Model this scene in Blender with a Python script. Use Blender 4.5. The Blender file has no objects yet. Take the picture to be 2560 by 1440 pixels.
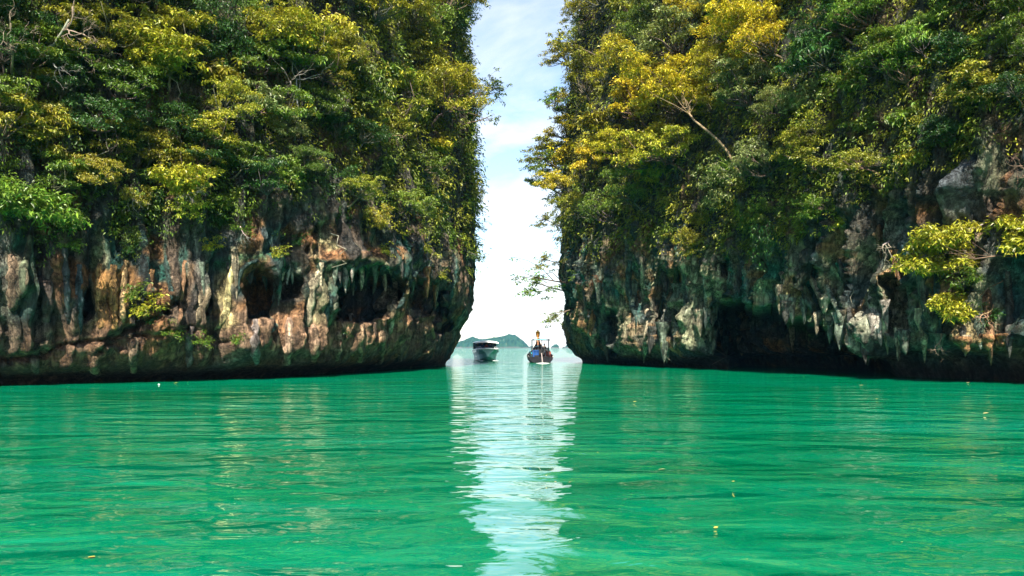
import bpy, math, random
import numpy as np
from mathutils import Vector, Matrix

random.seed(7)
S = bpy.context.scene
COL = S.collection
R = math.radians

# ------------------------------------------------------------------ camera
F = 2009.0            # focal length in photo pixels (photo 2560 x 1440)
CX, HY = 1280.0, 869.0
CH = 1.7
cd = bpy.data.cameras.new("camera")
cam = bpy.data.objects.new("camera", cd); COL.objects.link(cam)
cam.location = (0, 0, CH); cam.rotation_euler = (R(90), 0, 0)
cd.sensor_width = 36.0; cd.lens = F / 2560 * 36
cd.shift_y = (HY - 720) / 2560
cd.clip_start = 0.2; cd.clip_end = 9000
S.camera = cam

# ------------------------------------------------------------------ sky, sun, exposure
SUN_EL, SUN_AZ = 46.0, 181.0      # azimuth clockwise from +Y
w = bpy.data.worlds.new("World"); S.world = w; w.use_nodes = True
nt = w.node_tree; nt.nodes.clear()
def N(t, kind, **kw):
    n = t.nodes.new(kind)
    for k, v in kw.items():
        if k in n.inputs and not hasattr(n, k): n.inputs[k].default_value = v
        else: setattr(n, k, v)
    return n
def L(t, a, b): t.links.new(a, b)
def math_n(t, op, a, b=None, clamp=False):
    n = t.nodes.new("ShaderNodeMath"); n.operation = op; n.use_clamp = clamp
    for i, x in enumerate((a, b)):
        if x is None: continue
        if isinstance(x, (int, float)): n.inputs[i].default_value = x
        else: t.links.new(x, n.inputs[i])
    return n.outputs[0]
def ramp(t, fac, stops):
    n = t.nodes.new("ShaderNodeValToRGB"); e = n.color_ramp.elements
    while len(e) < len(stops): e.new(0.5)
    for el, (p, c) in zip(e, stops):
        el.position = p; el.color = (c, c, c, 1) if isinstance(c, (int, float)) else (*c, 1)
    t.links.new(fac, n.inputs[0]); return n.outputs[0]
out = N(nt, "ShaderNodeOutputWorld")
sky = N(nt, "ShaderNodeTexSky"); sky.sky_type = 'NISHITA'; sky.sun_disc = False
sky.sun_elevation = R(SUN_EL); sky.sun_rotation = R(SUN_AZ); sky.air_density = 1.0; sky.dust_density = 0.6
bg = N(nt, "ShaderNodeBackground"); bg.inputs[1].default_value = 0.09
L(nt, sky.outputs[0], bg.inputs[0])
tc = N(nt, "ShaderNodeTexCoord"); sep = N(nt, "ShaderNodeSeparateXYZ"); L(nt, tc.outputs["Generated"], sep.inputs[0])
zc = math_n(nt, 'ADD', math_n(nt, 'MAXIMUM', sep.outputs[2], 0.0), 0.22)
cmb = N(nt, "ShaderNodeCombineXYZ")
L(nt, math_n(nt, 'DIVIDE', sep.outputs[0], zc), cmb.inputs[0]); L(nt, math_n(nt, 'DIVIDE', sep.outputs[1], zc), cmb.inputs[1])
cn = N(nt, "ShaderNodeTexNoise"); cn.inputs["Scale"].default_value = 1.9; cn.inputs["Detail"].default_value = 7
cn.inputs["Roughness"].default_value = 0.55; cn.inputs["Distortion"].default_value = 0.35
L(nt, cmb.outputs[0], cn.inputs["Vector"])
# clouds stand closer together towards the horizon than overhead
cov = math_n(nt, 'SUBTRACT', cn.outputs["Fac"], math_n(nt, 'MULTIPLY', math_n(nt, 'MAXIMUM', sep.outputs[2], 0.0), 0.34))
cm = ramp(nt, cov, [(0.36, 0.0), (0.62, 1.0)])
bgc = N(nt, "ShaderNodeBackground"); bgc.inputs[0].default_value = (1.0, 0.985, 0.955, 1); bgc.inputs[1].default_value = 0.48
mx = N(nt, "ShaderNodeMixShader"); L(nt, cm, mx.inputs[0]); L(nt, bg.outputs[0], mx.inputs[1]); L(nt, bgc.outputs[0], mx.inputs[2])
L(nt, mx.outputs[0], out.inputs[0])

sd = bpy.data.lights.new("sun", 'SUN'); sd.energy = 5.0; sd.angle = R(0.5); sd.color = (1.0, 0.93, 0.80)
sun = bpy.data.objects.new("sun", sd); COL.objects.link(sun)
az, el = R(SUN_AZ), R(SUN_EL)
SUNV = Vector((math.sin(az) * math.cos(el), math.cos(az) * math.cos(el), math.sin(el)))
sun.rotation_euler = SUNV.to_track_quat('Z', 'Y').to_euler()
sun.location = SUNV * 300

S.view_settings.view_transform = 'Standard'; S.view_settings.look = 'None'
S.view_settings.gamma = 1.0; S.view_settings.use_curve_mapping = False
S.view_settings.exposure = 1.6
S.render.engine = 'CYCLES'
S.cycles.use_denoising = True
S.cycles.max_bounces = 6; S.cycles.diffuse_bounces = 1; S.cycles.glossy_bounces = 2
S.cycles.transmission_bounces = 4; S.cycles.volume_bounces = 0; S.cycles.transparent_max_bounces = 8
S.cycles.caustics_reflective = False; S.cycles.caustics_refractive = False

# ------------------------------------------------------------------ helpers
_rs = np.random.RandomState(3)
_perm = _rs.permutation(256); _perm = np.concatenate([_perm, _perm, _perm])
_grad = _rs.normal(size=(256, 3)); _grad /= np.linalg.norm(_grad, axis=1)[:, None]
def perlin(x, y, z=0.0):
    x, y, z = np.broadcast_arrays(np.asarray(x, float), np.asarray(y, float), np.asarray(z, float))
    xi, yi, zi = np.floor(x).astype(int), np.floor(y).astype(int), np.floor(z).astype(int)
    xf, yf, zf = x - xi, y - yi, z - zi
    xi, yi, zi = xi & 255, yi & 255, zi & 255
    f = lambda t: t * t * t * (t * (t * 6 - 15) + 10)
    u, v, ww = f(xf), f(yf), f(zf)
    def g(dx, dy, dz):
        h = _perm[_perm[_perm[xi + dx] + yi + dy] + zi + dz]
        gr = _grad[h]
        return gr[..., 0] * (xf - dx) + gr[..., 1] * (yf - dy) + gr[..., 2] * (zf - dz)
    l = lambda a, b, t: a + (b - a) * t
    return 1.6 * l(l(l(g(0,0,0), g(1,0,0), u), l(g(0,1,0), g(1,1,0), u), v),
                   l(l(g(0,0,1), g(1,0,1), u), l(g(0,1,1), g(1,1,1), u), v), ww)
def fbm(x, y, z=0.0, o=4, ridged=False):
    a, s, fr = 0.0, 1.0, 1.0
    for i in range(o):
        p = perlin(np.asarray(x) * fr + 17.3 * i, np.asarray(y) * fr + 5.1 * i, np.asarray(z) * fr + 9.7 * i)
        if ridged: p = 1 - 2 * np.abs(p)
        a = a + s * p; s *= 0.5; fr *= 2.03
    return a
def sstep(a, b, x):
    t = np.clip((x - a) / (b - a), 0, 1); return t * t * (3 - 2 * t)
def project(p):
    d = np.maximum(p[..., 1], 0.5)
    return CX + F * p[..., 0] / d, HY - F * (p[..., 2] - CH) / d

def tag(o, label=None, cat=None, group=None, kind=None):
    if label: o["label"] = label
    if cat: o["category"] = cat
    if group: o["group"] = group
    if kind: o["kind"] = kind
    return o
def link(name, me, mat=None, parent=None, loc=None):
    o = bpy.data.objects.new(name, me); COL.objects.link(o)
    if mat is not None and me is not None and not me.materials: me.materials.append(mat)
    if parent is not None: o.parent = parent
    if loc is not None: o.location = loc
    return o
def empty(name, loc=(0, 0, 0), rz=0.0):
    o = bpy.data.objects.new(name, None); COL.objects.link(o)
    o.location = loc; o.rotation_euler = (0, 0, rz); o.empty_display_size = 0.3
    return o
def mesh_np(name, v, f, smooth=False):
    v = np.asarray(v, np.float32); f = np.asarray(f, np.int32); k = f.shape[1]
    me = bpy.data.meshes.new(name)
    me.vertices.add(len(v)); me.vertices.foreach_set("co", v.ravel())
    me.loops.add(f.size); me.loops.foreach_set("vertex_index", f.ravel())
    me.polygons.add(len(f)); me.polygons.foreach_set("loop_start", np.arange(0, f.size, k, dtype=np.int32))
    me.polygons.foreach_set("use_smooth", np.full(len(f), smooth, bool))
    me.update(calc_edges=True); me.validate(); return me
class MB:                                                # collects simple shapes for ONE part
    def __init__(s): s.v, s.f = [], []
    def add(s, v, f):
        b = len(s.v); s.v += [tuple(map(float, p)) for p in v]; s.f += [tuple(i + b for i in q) for q in f]
    def box(s, c, d, rz=0.0, taper=1.0):
        c = Vector(c); x, y, z = (q / 2 for q in d); vs = []
        for k, (sx, sy, sz) in enumerate([(-1,-1,-1),(1,-1,-1),(1,1,-1),(-1,1,-1),(-1,-1,1),(1,-1,1),(1,1,1),(-1,1,1)]):
            t = taper if sz > 0 else 1
            p = Vector((sx * x * t, sy * y * t, sz * z)); p.rotate(Matrix.Rotation(rz, 3, 'Z')); vs.append(c + p)
        s.add(vs, [(0,3,2,1),(4,5,6,7),(0,1,5,4),(1,2,6,5),(2,3,7,6),(3,0,4,7)])
    def tube(s, pts, rad, n=6, cap=True):
        pts = [Vector(p) for p in pts]; m = len(pts)
        rad = [rad] * m if isinstance(rad, (int, float)) else rad
        vs = []; ref = None
        for i, p in enumerate(pts):
            d = (pts[min(i + 1, m - 1)] - pts[max(i - 1, 0)])
            d = d.normalized() if d.length > 1e-6 else Vector((0, 0, 1))
            if ref is None: ref = Vector((1, 0, 0)) if abs(d.x) < 0.8 else Vector((0, 1, 0))
            a = (ref - d * ref.dot(d)).normalized(); b = d.cross(a); ref = a
            for k in range(n):
                t = 2 * math.pi * k / n; vs.append(p + (a * math.cos(t) + b * math.sin(t)) * rad[i])
        fs = [(i * n + k, i * n + (k + 1) % n, (i + 1) * n + (k + 1) % n, (i + 1) * n + k) for i in range(m - 1) for k in range(n)]
        if cap: fs += [tuple(range(n))[::-1], tuple((m - 1) * n + k for k in range(n))]
        s.add(vs, fs)
    def loft(s, rings, closed=False, cap=False):
        n = len(rings[0]); vs = [p for r in rings for p in r]
        q = n if closed else n - 1
        fs = [(i * n + k, i * n + (k + 1) % n, (i + 1) * n + (k + 1) % n, (i + 1) * n + k) for i in range(len(rings) - 1) for k in range(q)]
        if cap: fs += [tuple(range(n))[::-1], tuple((len(rings) - 1) * n + k for k in range(n))]
        s.add(vs, fs)
    def mesh(s, name, smooth=False):
        me = bpy.data.meshes.new(name); me.from_pydata(s.v, [], s.f)
        if smooth:
            for p in me.polygons: p.use_smooth = True
        me.update(); return me
    def build(s, name, mat, parent=None, smooth=False):
        return link(name, s.mesh(name, smooth), mat, parent)

# ------------------------------------------------------------------ materials
def mat(name):
    m = bpy.data.materials.new(name); m.use_nodes = True; m.node_tree.nodes.clear()
    o = m.node_tree.nodes.new("ShaderNodeOutputMaterial"); return m, m.node_tree, o
def paint(name, col, rough=0.5, metal=0.0, var=0.25, scale=6.0, spec=0.4):
    m, t, o = mat(name)
    b = N(t, "ShaderNodeBsdfPrincipled"); b.inputs["Roughness"].default_value = rough; b.inputs["Metallic"].default_value = metal
    b.inputs["Specular IOR Level"].default_value = spec
    g = N(t, "ShaderNodeTexCoord"); n = N(t, "ShaderNodeTexNoise"); n.inputs["Scale"].default_value = scale; n.inputs["Detail"].default_value = 5
    L(t, g.outputs["Object"], n.inputs["Vector"])
    hi = tuple(min(1, c * (1 + var)) for c in col); lo = tuple(c * (1 - var) for c in col)
    L(t, ramp(t, n.outputs["Fac"], [(0.3, lo), (0.7, hi)]), b.inputs["Base Color"]); L(t, b.outputs[0], o.inputs[0]); return m

def leaf_material():
    m, t, o = mat("leaf")
    oi = N(t, "ShaderNodeObjectInfo"); g = N(t, "ShaderNodeNewGeometry")
    f = N(t, "ShaderNodeMapRange"); L(t, g.outputs["Random Per Island"], f.inputs[0]); f.inputs[3].default_value = 0.4; f.inputs[4].default_value = 1.5
    mul = N(t, "ShaderNodeMixRGB", blend_type='MULTIPLY'); mul.inputs[0].default_value = 1
    L(t, oi.outputs["Color"], mul.inputs[1]); L(t, f.outputs[0], mul.inputs[2])
    hs = N(t, "ShaderNodeHueSaturation")
    rn = math_n(t, 'FRACT', math_n(t, 'MULTIPLY', g.outputs["Random Per Island"], 37.7))
    hm = N(t, "ShaderNodeMapRange"); L(t, rn, hm.inputs[0]); hm.inputs[3].default_value = 0.478; hm.inputs[4].default_value = 0.525
    L(t, hm.outputs[0], hs.inputs["Hue"]); L(t, mul.outputs[0], hs.inputs["Color"])
    b = N(t, "ShaderNodeBsdfPrincipled"); b.inputs["Roughness"].default_value = 0.42; b.inputs["Specular IOR Level"].default_value = 0.35
    L(t, hs.outputs[0], b.inputs["Base Color"])
    tr = N(t, "ShaderNodeBsdfTranslucent")
    tm = N(t, "ShaderNodeMixRGB", blend_type='MULTIPLY'); tm.inputs[0].default_value = 1; tm.inputs[2].default_value = (1.25, 1.15, 0.5, 1)
    L(t, hs.outputs[0], tm.inputs[1]); L(t, tm.outputs[0], tr.inputs[0])
    ms = N(t, "ShaderNodeMixShader"); ms.inputs[0].default_value = 0.24
    L(t, b.outputs[0], ms.inputs[1]); L(t, tr.outputs[0], ms.inputs[2]); L(t, ms.outputs[0], o.inputs[0]); return m
LEAF = leaf_material()

def undergrowth_material():
    m, t, o = mat("undergrowth")
    a = N(t, "ShaderNodeAttribute"); a.attribute_name = "tint"; g = N(t, "ShaderNodeNewGeometry")
    f = N(t, "ShaderNodeMapRange"); L(t, g.outputs["Random Per Island"], f.inputs[0]); f.inputs[3].default_value = 0.5; f.inputs[4].default_value = 1.4
    mul = N(t, "ShaderNodeMixRGB", blend_type='MULTIPLY'); mul.inputs[0].default_value = 1
    L(t, a.outputs["Color"], mul.inputs[1]); L(t, f.outputs[0], mul.inputs[2])
    b = N(t, "ShaderNodeBsdfPrincipled"); b.inputs["Roughness"].default_value = 0.45; b.inputs["Specular IOR Level"].default_value = 0.3
    L(t, mul.outputs[0], b.inputs["Base Color"])
    tr = N(t, "ShaderNodeBsdfTranslucent"); L(t, mul.outputs[0], tr.inputs[0])
    ms = N(t, "ShaderNodeMixShader"); ms.inputs[0].default_value = 0.25
    L(t, b.outputs[0], ms.inputs[1]); L(t, tr.outputs[0], ms.inputs[2]); L(t, ms.outputs[0], o.inputs[0]); return m
UNDER = undergrowth_material()

def bark_material():
    m, t, o = mat("bark")
    oi = N(t, "ShaderNodeObjectInfo"); g = N(t, "ShaderNodeTexCoord")
    n = N(t, "ShaderNodeTexNoise"); n.inputs["Scale"].default_value = 5; n.inputs["Detail"].default_value = 6
    L(t, g.outputs["Object"], n.inputs["Vector"])
    mul = N(t, "ShaderNodeMixRGB", blend_type='MULTIPLY'); mul.inputs[0].default_value = 1
    L(t, oi.outputs["Color"], mul.inputs[1]); L(t, ramp(t, n.outputs["Fac"], [(0.3, 0.55), (0.7, 1.25)]), mul.inputs[2])
    b = N(t, "ShaderNodeBsdfPrincipled"); b.inputs["Roughness"].default_value = 0.85; b.inputs["Specular IOR Level"].default_value = 0.2
    L(t, mul.outputs[0], b.inputs["Base Color"]); L(t, b.outputs[0], o.inputs[0]); return m
BARK = bark_material()

def rock_material(name, use_object_color=False):
    m, t, o = mat(name)
    g = N(t, "ShaderNodeNewGeometry")
    mp = N(t, "ShaderNodeVectorMath", operation='MULTIPLY'); mp.inputs[1].default_value = (1, 1, 0.28); L(t, g.outputs["Position"], mp.inputs[0])
    n1 = N(t, "ShaderNodeTexNoise"); n1.inputs["Scale"].default_value = 2.6; n1.inputs["Detail"].default_value = 8; n1.inputs["Roughness"].default_value = 0.65
    L(t, mp.outputs[0], n1.inputs["Vector"])
    n2 = N(t, "ShaderNodeTexNoise"); n2.inputs["Scale"].default_value = 3.5; n2.inputs["Detail"].default_value = 10; n2.inputs["Roughness"].default_value = 0.7
    L(t, g.outputs["Position"], n2.inputs["Vector"])
    vo = N(t, "ShaderNodeTexVoronoi"); vo.inputs["Scale"].default_value = 2.2; L(t, n1.outputs["Color"], vo.inputs["Vector"])
    if use_object_color:
        src = N(t, "ShaderNodeObjectInfo").outputs["Color"]
    else:
        a = N(t, "ShaderNodeAttribute"); a.attribute_name = "tint"; src = a.outputs["Color"]
    k1 = ramp(t, n1.outputs["Fac"], [(0.30, 0.35), (0.5, 0.95), (0.72, 1.7)])
    k2 = ramp(t, n2.outputs["Fac"], [(0.32, 0.35), (0.55, 1.05), (0.75, 1.6)])
    m1 = N(t, "ShaderNodeMixRGB", blend_type='MULTIPLY'); m1.inputs[0].default_value = 1; L(t, src, m1.inputs[1]); L(t, k1, m1.inputs[2])
    m2 = N(t, "ShaderNodeMixRGB", blend_type='MULTIPLY'); m2.inputs[0].default_value = 1; L(t, m1.outputs[0], m2.inputs[1]); L(t, k2, m2.inputs[2])
    mp3 = N(t, "ShaderNodeVectorMath", operation='MULTIPLY'); mp3.inputs[1].default_value = (1, 1, 0.07); L(t, g.outputs["Position"], mp3.inputs[0])
    n3 = N(t, "ShaderNodeTexNoise"); n3.inputs["Scale"].default_value = 4.2; n3.inputs["Detail"].default_value = 6; n3.inputs["Roughness"].default_value = 0.7; n3.inputs["Distortion"].default_value = 0.3
    L(t, mp3.outputs[0], n3.inputs["Vector"])
    m3 = N(t, "ShaderNodeMixRGB", blend_type='MULTIPLY'); m3.inputs[0].default_value = 1; L(t, m2.outputs[0], m3.inputs[1]); L(t, ramp(t, n3.outputs["Fac"], [(0.36, 0.4), (0.5, 1.0), (0.64, 1.75)]), m3.inputs[2]); m2 = m3
    wv = N(t, "ShaderNodeVectorMath", operation='MULTIPLY_ADD'); wv.inputs[1].default_value = (1.5, 1.5, 1.5); L(t, n2.outputs["Color"], wv.inputs[0])
    mp4 = N(t, "ShaderNodeVectorMath", operation='MULTIPLY'); mp4.inputs[1].default_value = (1.25, 1.25, 0.6); L(t, g.outputs["Position"], mp4.inputs[0]); L(t, mp4.outputs[0], wv.inputs[2])
    ve = N(t, "ShaderNodeTexVoronoi", feature='DISTANCE_TO_EDGE'); ve.inputs["Scale"].default_value = 0.9; L(t, wv.outputs[0], ve.inputs["Vector"])
    ck = ramp(t, ve.outputs["Distance"], [(0.0, 0.22), (0.035, 0.8), (0.09, 1.0)])
    m4 = N(t, "ShaderNodeMixRGB", blend_type='MULTIPLY'); m4.inputs[0].default_value = 1; L(t, m2.outputs[0], m4.inputs[1]); L(t, ck, m4.inputs[2]); m2 = m4
    b = N(t, "ShaderNodeBsdfPrincipled"); b.inputs["Roughness"].default_value = 0.8; b.inputs["Specular IOR Level"].default_value = 0.25
    L(t, m2.outputs[0], b.inputs["Base Color"])
    h = math_n(t, 'ADD', math_n(t, 'ADD', math_n(t, 'MULTIPLY', n1.outputs["Fac"], 0.5), math_n(t, 'MULTIPLY', n2.outputs["Fac"], 0.7)), math_n(t, 'MULTIPLY', ck, 0.25))
    bp = N(t, "ShaderNodeBump"); bp.inputs["Strength"].default_value = 1.0; bp.inputs["Distance"].default_value = 0.5; L(t, h, bp.inputs["Height"])
    L(t, bp.outputs[0], b.inputs["Normal"]); L(t, b.outputs[0], o.inputs[0]); return m
ROCK = rock_material("limestone"); DRIP = rock_material("dripstone", True)

def water_material():
    m, t, o = mat("sea_water")
    g = N(t, "ShaderNodeNewGeometry")
    def noise(scale, sx, sy, detail=2.0, dist=0.0):
        mp = N(t, "ShaderNodeMapping"); mp.inputs["Scale"].default_value = (sx, sy, 1); mp.inputs["Rotation"].default_value = (0, 0, R(-9))
        L(t, g.outputs["Position"], mp.inputs[0])
        n = N(t, "ShaderNodeTexNoise"); n.inputs["Scale"].default_value = scale; n.inputs["Detail"].default_value = detail
        n.inputs["Distortion"].default_value = dist; n.inputs["Roughness"].default_value = 0.5
        L(t, mp.outputs[0], n.inputs["Vector"]); return n.outputs["Fac"]
    w1 = noise(0.46, 0.75, 1.4, 2, 0.5); w2 = noise(1.9, 0.85, 1.3, 2, 0.5); w3 = noise(6.5, 0.7, 1.3, 2)
    h = math_n(t, 'ADD', math_n(t, 'ADD', math_n(t, 'MULTIPLY', w1, 0.17), math_n(t, 'MULTIPLY', w2, 0.027)), math_n(t, 'MULTIPLY', w3, 0.0025))
    bp = N(t, "ShaderNodeBump"); bp.inputs["Strength"].default_value = 1.0; bp.inputs["Distance"].default_value = 1.0; L(t, h, bp.inputs["Height"])
    # milky green body: sand-bottom turquoise patches drifting through emerald
    c1 = noise(0.16, 0.5, 1.2, 4, 0.6); c2 = noise(0.9, 0.35, 1.5, 4, 0.4)
    cf = math_n(t, 'ADD', math_n(t, 'MULTIPLY', c1, 0.6), math_n(t, 'MULTIPLY', c2, 0.4))
    body = ramp(t, cf, [(0.36, (0.0, 0.132, 0.050)), (0.5, (0.0, 0.190, 0.082)), (0.64, (0.0, 0.230, 0.125))])
    df = N(t, "ShaderNodeBsdfDiffuse"); L(t, body, df.inputs["Color"]); L(t, bp.outputs[0], df.inputs["Normal"])
    gl = N(t, "ShaderNodeBsdfGlossy"); gl.inputs["Roughness"].default_value = 0.02; L(t, bp.outputs[0], gl.inputs["Normal"])
    dt = N(t, "ShaderNodeVectorMath", operation='DOT_PRODUCT'); L(t, bp.outputs[0], dt.inputs[0]); L(t, g.outputs["Incoming"], dt.inputs[1])
    fr = math_n(t, 'SUBTRACT', 1.0, math_n(t, 'MAXIMUM', dt.outputs["Value"], 0.0))
    fr = math_n(t, 'ADD', 0.03, math_n(t, 'MULTIPLY', math_n(t, 'POWER', fr, 1.5), 0.71))
    ms = N(t, "ShaderNodeMixShader"); L(t, fr, ms.inputs[0]); L(t, df.outputs[0], ms.inputs[1]); L(t, gl.outputs[0], ms.inputs[2])
    L(t, ms.outputs[0], o.inputs[0]); return m
WATER = water_material()

# ------------------------------------------------------------------ water
wm = MB(); wm.add([(-2500, -200, 0), (2500, -200, 0), (2500, 2500, 0), (-2500, 2500, 0)], [(0, 1, 2, 3)])
water = wm.build("sea_water", WATER); tag(water, "emerald green sea water filling the bay and channel", None, None, "structure")

# ------------------------------------------------------------------ cliffs
def resample(pts, n_of_s):
    p = np.array(pts, float)
    for _ in range(3):                                   # Chaikin corner cutting
        q = np.empty((2 * (len(p) - 1) + 2, 2)); q[0] = p[0]; q[-1] = p[-1]
        q[1:-1:2] = 0.75 * p[:-1] + 0.25 * p[1:]; q[2:-1:2] = 0.25 * p[:-1] + 0.75 * p[1:]; p = q
    seg = np.linalg.norm(np.diff(p, axis=0), axis=1); s = np.concatenate([[0], np.cumsum(seg)])
    ss = np.arange(0, s[-1], n_of_s)
    return ss, np.stack([np.interp(ss, s, p[:, 0]), np.interp(ss, s, p[:, 1])], 1)
def arch(U, V, u0, u1, vt, vb, soft=9.0, dome=None):
    """1 inside an arched hollow with a rounded top, 0 outside."""
    uc, hw = (u0 + u1) / 2, (u1 - u0) / 2
    x = np.clip(np.abs(U - uc) / hw, 0, 1); dome = dome or hw * 0.9
    top = vt + dome * (1 - np.sqrt(np.maximum(0, 1 - x ** 2.2)))
    return sstep(0, soft, V - top) * sstep(0, soft, vb - V) * sstep(0, soft * 0.8, hw - np.abs(U - uc))
def blob(U, V, u, v, ru, rv):
    return np.exp(-((U - u) / ru) ** 2 - ((V - v) / rv) ** 2)
def crackline(U, V, pts, wd):
    d = np.full(U.shape, 1e9)
    for (a, b) in zip(pts[:-1], pts[1:]):
        ax, ay = a; bx, by = b; l2 = (bx - ax) ** 2 + (by - ay) ** 2
        t = np.clip(((U - ax) * (bx - ax) + (V - ay) * (by - ay)) / l2, 0, 1)
        d = np.minimum(d, np.hypot(U - ax - t * (bx - ax), V - ay - t * (by - ay)))
    return np.exp(-(d / wd) ** 2)
def mixc(c, m, col):
    return c * (1 - m[..., None]) + np.array(col) * m[..., None]

VEG_L = ([-200, 0, 150, 300, 450, 600, 700, 800, 900, 1000, 1080, 1180], [560, 560, 590, 605, 600, 560, 530, 520, 560, 575, 610, 660])
VEG_R = ([1380, 1450, 1520, 1600, 1700, 1800, 1900, 2000, 2100, 2200, 2300, 2400, 2460, 2530, 2700], [600, 620, 650, 630, 605, 620, 660, 600, 530, 505, 450, 400, 350, 330, 330])

def build_cliff(side):
    if side == 'L':
        pts = [(-44, 8), (-36, 20), (-28, 30), (-22.9, 36), (-19.0, 40), (-15.2, 43.5), (-12.2, 48), (-10.4, 55), (-8.2, 65), (-6.0, 75), (-6.1, 80), (-10, 87), (-22, 95), (-40, 100)]
        prof = [(-3, -1.5), (0, 0), (0.35, 0.35), (0.8, 1.1), (1.6, 1.6), (4, 2.0), (6, 2.0), (9, 1.9), (13, 1.6), (17, 1.5), (25, 0.4), (35, -2.0), (48, -7)]
        profc = [(-3, -1.0), (0, 0), (0.9, 0.1), (1.8, 0.35), (3.2, 0.5), (4.2, 1.2), (5.2, 1.9), (7.5, 2.1), (12, 2.0), (17, 2.3), (23, 2.1), (29, 1.4), (36, 0.8), (48, -1)]
        sgn = 1
    else:
        pts = [(42, 8), (35, 22), (29, 31), (24.2, 38), (20.8, 46), (18.0, 57), (15.4, 65), (11.3, 76), (8.0, 90), (7.5, 97), (12, 106), (24, 112), (42, 115)]
        prof = [(-3, -1.5), (0, 0), (0.9, 0.3), (2, 0.9), (5, 1.4), (7, 1.5), (10, 2.0), (16, 2.2), (25, 1.2), (35, -1.4), (48, -6)]
        profc = [(-3, -1.0), (0, 0), (1.0, 0.2), (2.1, 0.6), (4, 1.0), (6, 1.0), (7.5, .8), (9, 1.2), (11, 1.6), (18, 1.6), (27, 1.0), (36, 0.4), (48, -2)]
        sgn = -1
    ss, B = resample(pts, 0.135)
    T = np.gradient(B, axis=0); T /= np.linalg.norm(T, axis=1)[:, None]
    k = 25; ker = np.ones(k) / k
    T = np.stack([np.convolve(np.pad(T[:, i], k // 2, mode='edge'), ker, 'valid') for i in (0, 1)], 1); T /= np.linalg.norm(T, axis=1)[:, None]
    Nn = np.stack([T[:, 1], -T[:, 0]], 1) * sgn
    z = np.concatenate([np.arange(-1.5, 12.5, 0.115), np.arange(12.5, 45, 0.3)])
    s2, z2 = np.meshgrid(ss, z, indexing='ij')
    ic = int(np.argmin(np.hypot(B[:, 0] - (-6.0 if sgn > 0 else 7.5), B[:, 1] - (76 if sgn > 0 else 95))))
    cw = sstep(14, 2, np.abs(s2 - ss[ic])) if True else 0
    cw = np.maximum(cw, (s2 > ss[ic]) * 1.0)
    off = np.interp(z2, *zip(*prof)) * (1 - cw) + np.interp(z2, *zip(*profc)) * cw
    def pos(o):
        return np.stack([B[:, 0][:, None] + Nn[:, 0][:, None] * o, B[:, 1][:, None] + Nn[:, 1][:, None] * o, z2], -1)
    P = pos(off); U, V = project(P)
    so = 0.0 if side == 'L' else 300.0
    up = sstep(0.0, 2.5, z2)
    big = fbm(s2 * 0.16 + so, z2 * 0.10, 1.7, 3)
    shear = 0.0 if side == 'L' else 0.38
    flute = fbm((s2 + shear * z2) * 0.62 + so, z2 * 0.10, 4.2, 4, ridged=True) - 0.6
    fine = fbm((s2 + shear * z2) * 1.7 + so, z2 * 0.38, 8.8, 4)
    grit = fbm(s2 * 2.6 + so, z2 * 2.2, 3.3, 3)
    lumps = fbm(s2 * 0.75 + so, z2 * 0.6, 12.2, 3)
    rocky = sstep(16, 9, z2)                             # the bare lower wall
    damp = 1 - 0.75 * cw
    d = up * (0.95 * big * damp + (0.50 + (0.30 if side == 'L' else 0.75) * rocky) * flute * (0.35 + 0.65 * damp) + 0.34 * fine * (0.5 + .5 * damp) + (0.13 + 0.12 * sstep(3.0, 0.6, z2)) * grit + 0.38 * lumps * damp)
    hollow = np.zeros_like(d); deep = np.zeros_like(d)       # 'deep': galleries running back into the rock, away from the bay
    if side == 'L':
        wu = U + 11 * fbm(U / 55, V / 55, 2.0, 4); wv = V + 17 * fbm(U / 30 + 40, V / 70, 5.0, 4)
        caves = [([(634, 742, 42, 66), (662, 768, 34, 38)], 3.8), ([(718, 716, 24, 36)], 2.4), ([(856, 738, 42, 72), (918, 722, 58, 52), (888, 775, 50, 34)], 5.0),
                 ([(1052, 745, 58, 46), (1094, 795, 30, 48), (1008, 718, 34, 26)], 4.0), ([(216, 760, 15, 52)], 1.6), ([(412, 762, 13, 34)], .9), ([(520, 735, 12, 60)], .8), ([(765, 610, 14, 46)], .8)]
        wob = .22 * fbm(U / 26, V / 40, 11.0, 4) + .10 * fbm(U / 9, V / 30, 4.0, 2)
        for (els, dep) in caves:
            e = np.full(U.shape, -9.0)
            for (a, b, ru, rv) in els: e = np.maximum(e, 1 - np.hypot((U - a) / ru, (V - b) / rv))
            m = sstep(0.0, .22, e + wob * (e > -.6)); deep += m * (dep + 1.6 * fbm(s2 * 1.9, z2 * .3, 77.0, 3) + .7 * fbm(s2 * 3, z2 * 2, 7.0, 2)); hollow = np.maximum(hollow, m)
        for (u, v, ru, rv, h) in [(610, 850, 70, 55, 1.1), (425, 815, 70, 35, 0.9), (90, 720, 45, 55, 0.5), (25, 700, 30, 50, 0.5), (275, 745, 55, 85, 0.5), (745, 860, 60, 50, 0.6), (895, 650, 120, 26, 0.7), (640, 655, 80, 20, 0.6), (1090, 660, 40, 60, 0.4)]:
            d += h * blob(U, V, u, v, ru, rv)
        d -= 0.8 * crackline(wu, wv, [(-60, 905), (60, 893), (190, 862), (300, 838), (370, 790), (440, 765)], 6) * rocky
        d -= 0.6 * crackline(wu, wv, [(240, 872), (330, 846), (470, 820), (560, 860)], 5) * rocky
        lip = np.interp(U, [-100, 0, 60, 180, 300, 420, 560, 640, 700, 790, 900, 1000, 1115], [934, 930, 932, 922, 930, 932, 926, 915, 922, 908, 914, 906, 898])
        lip = lip + 9 * fbm(U / 22, 0.5, 3.0, 3)
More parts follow.
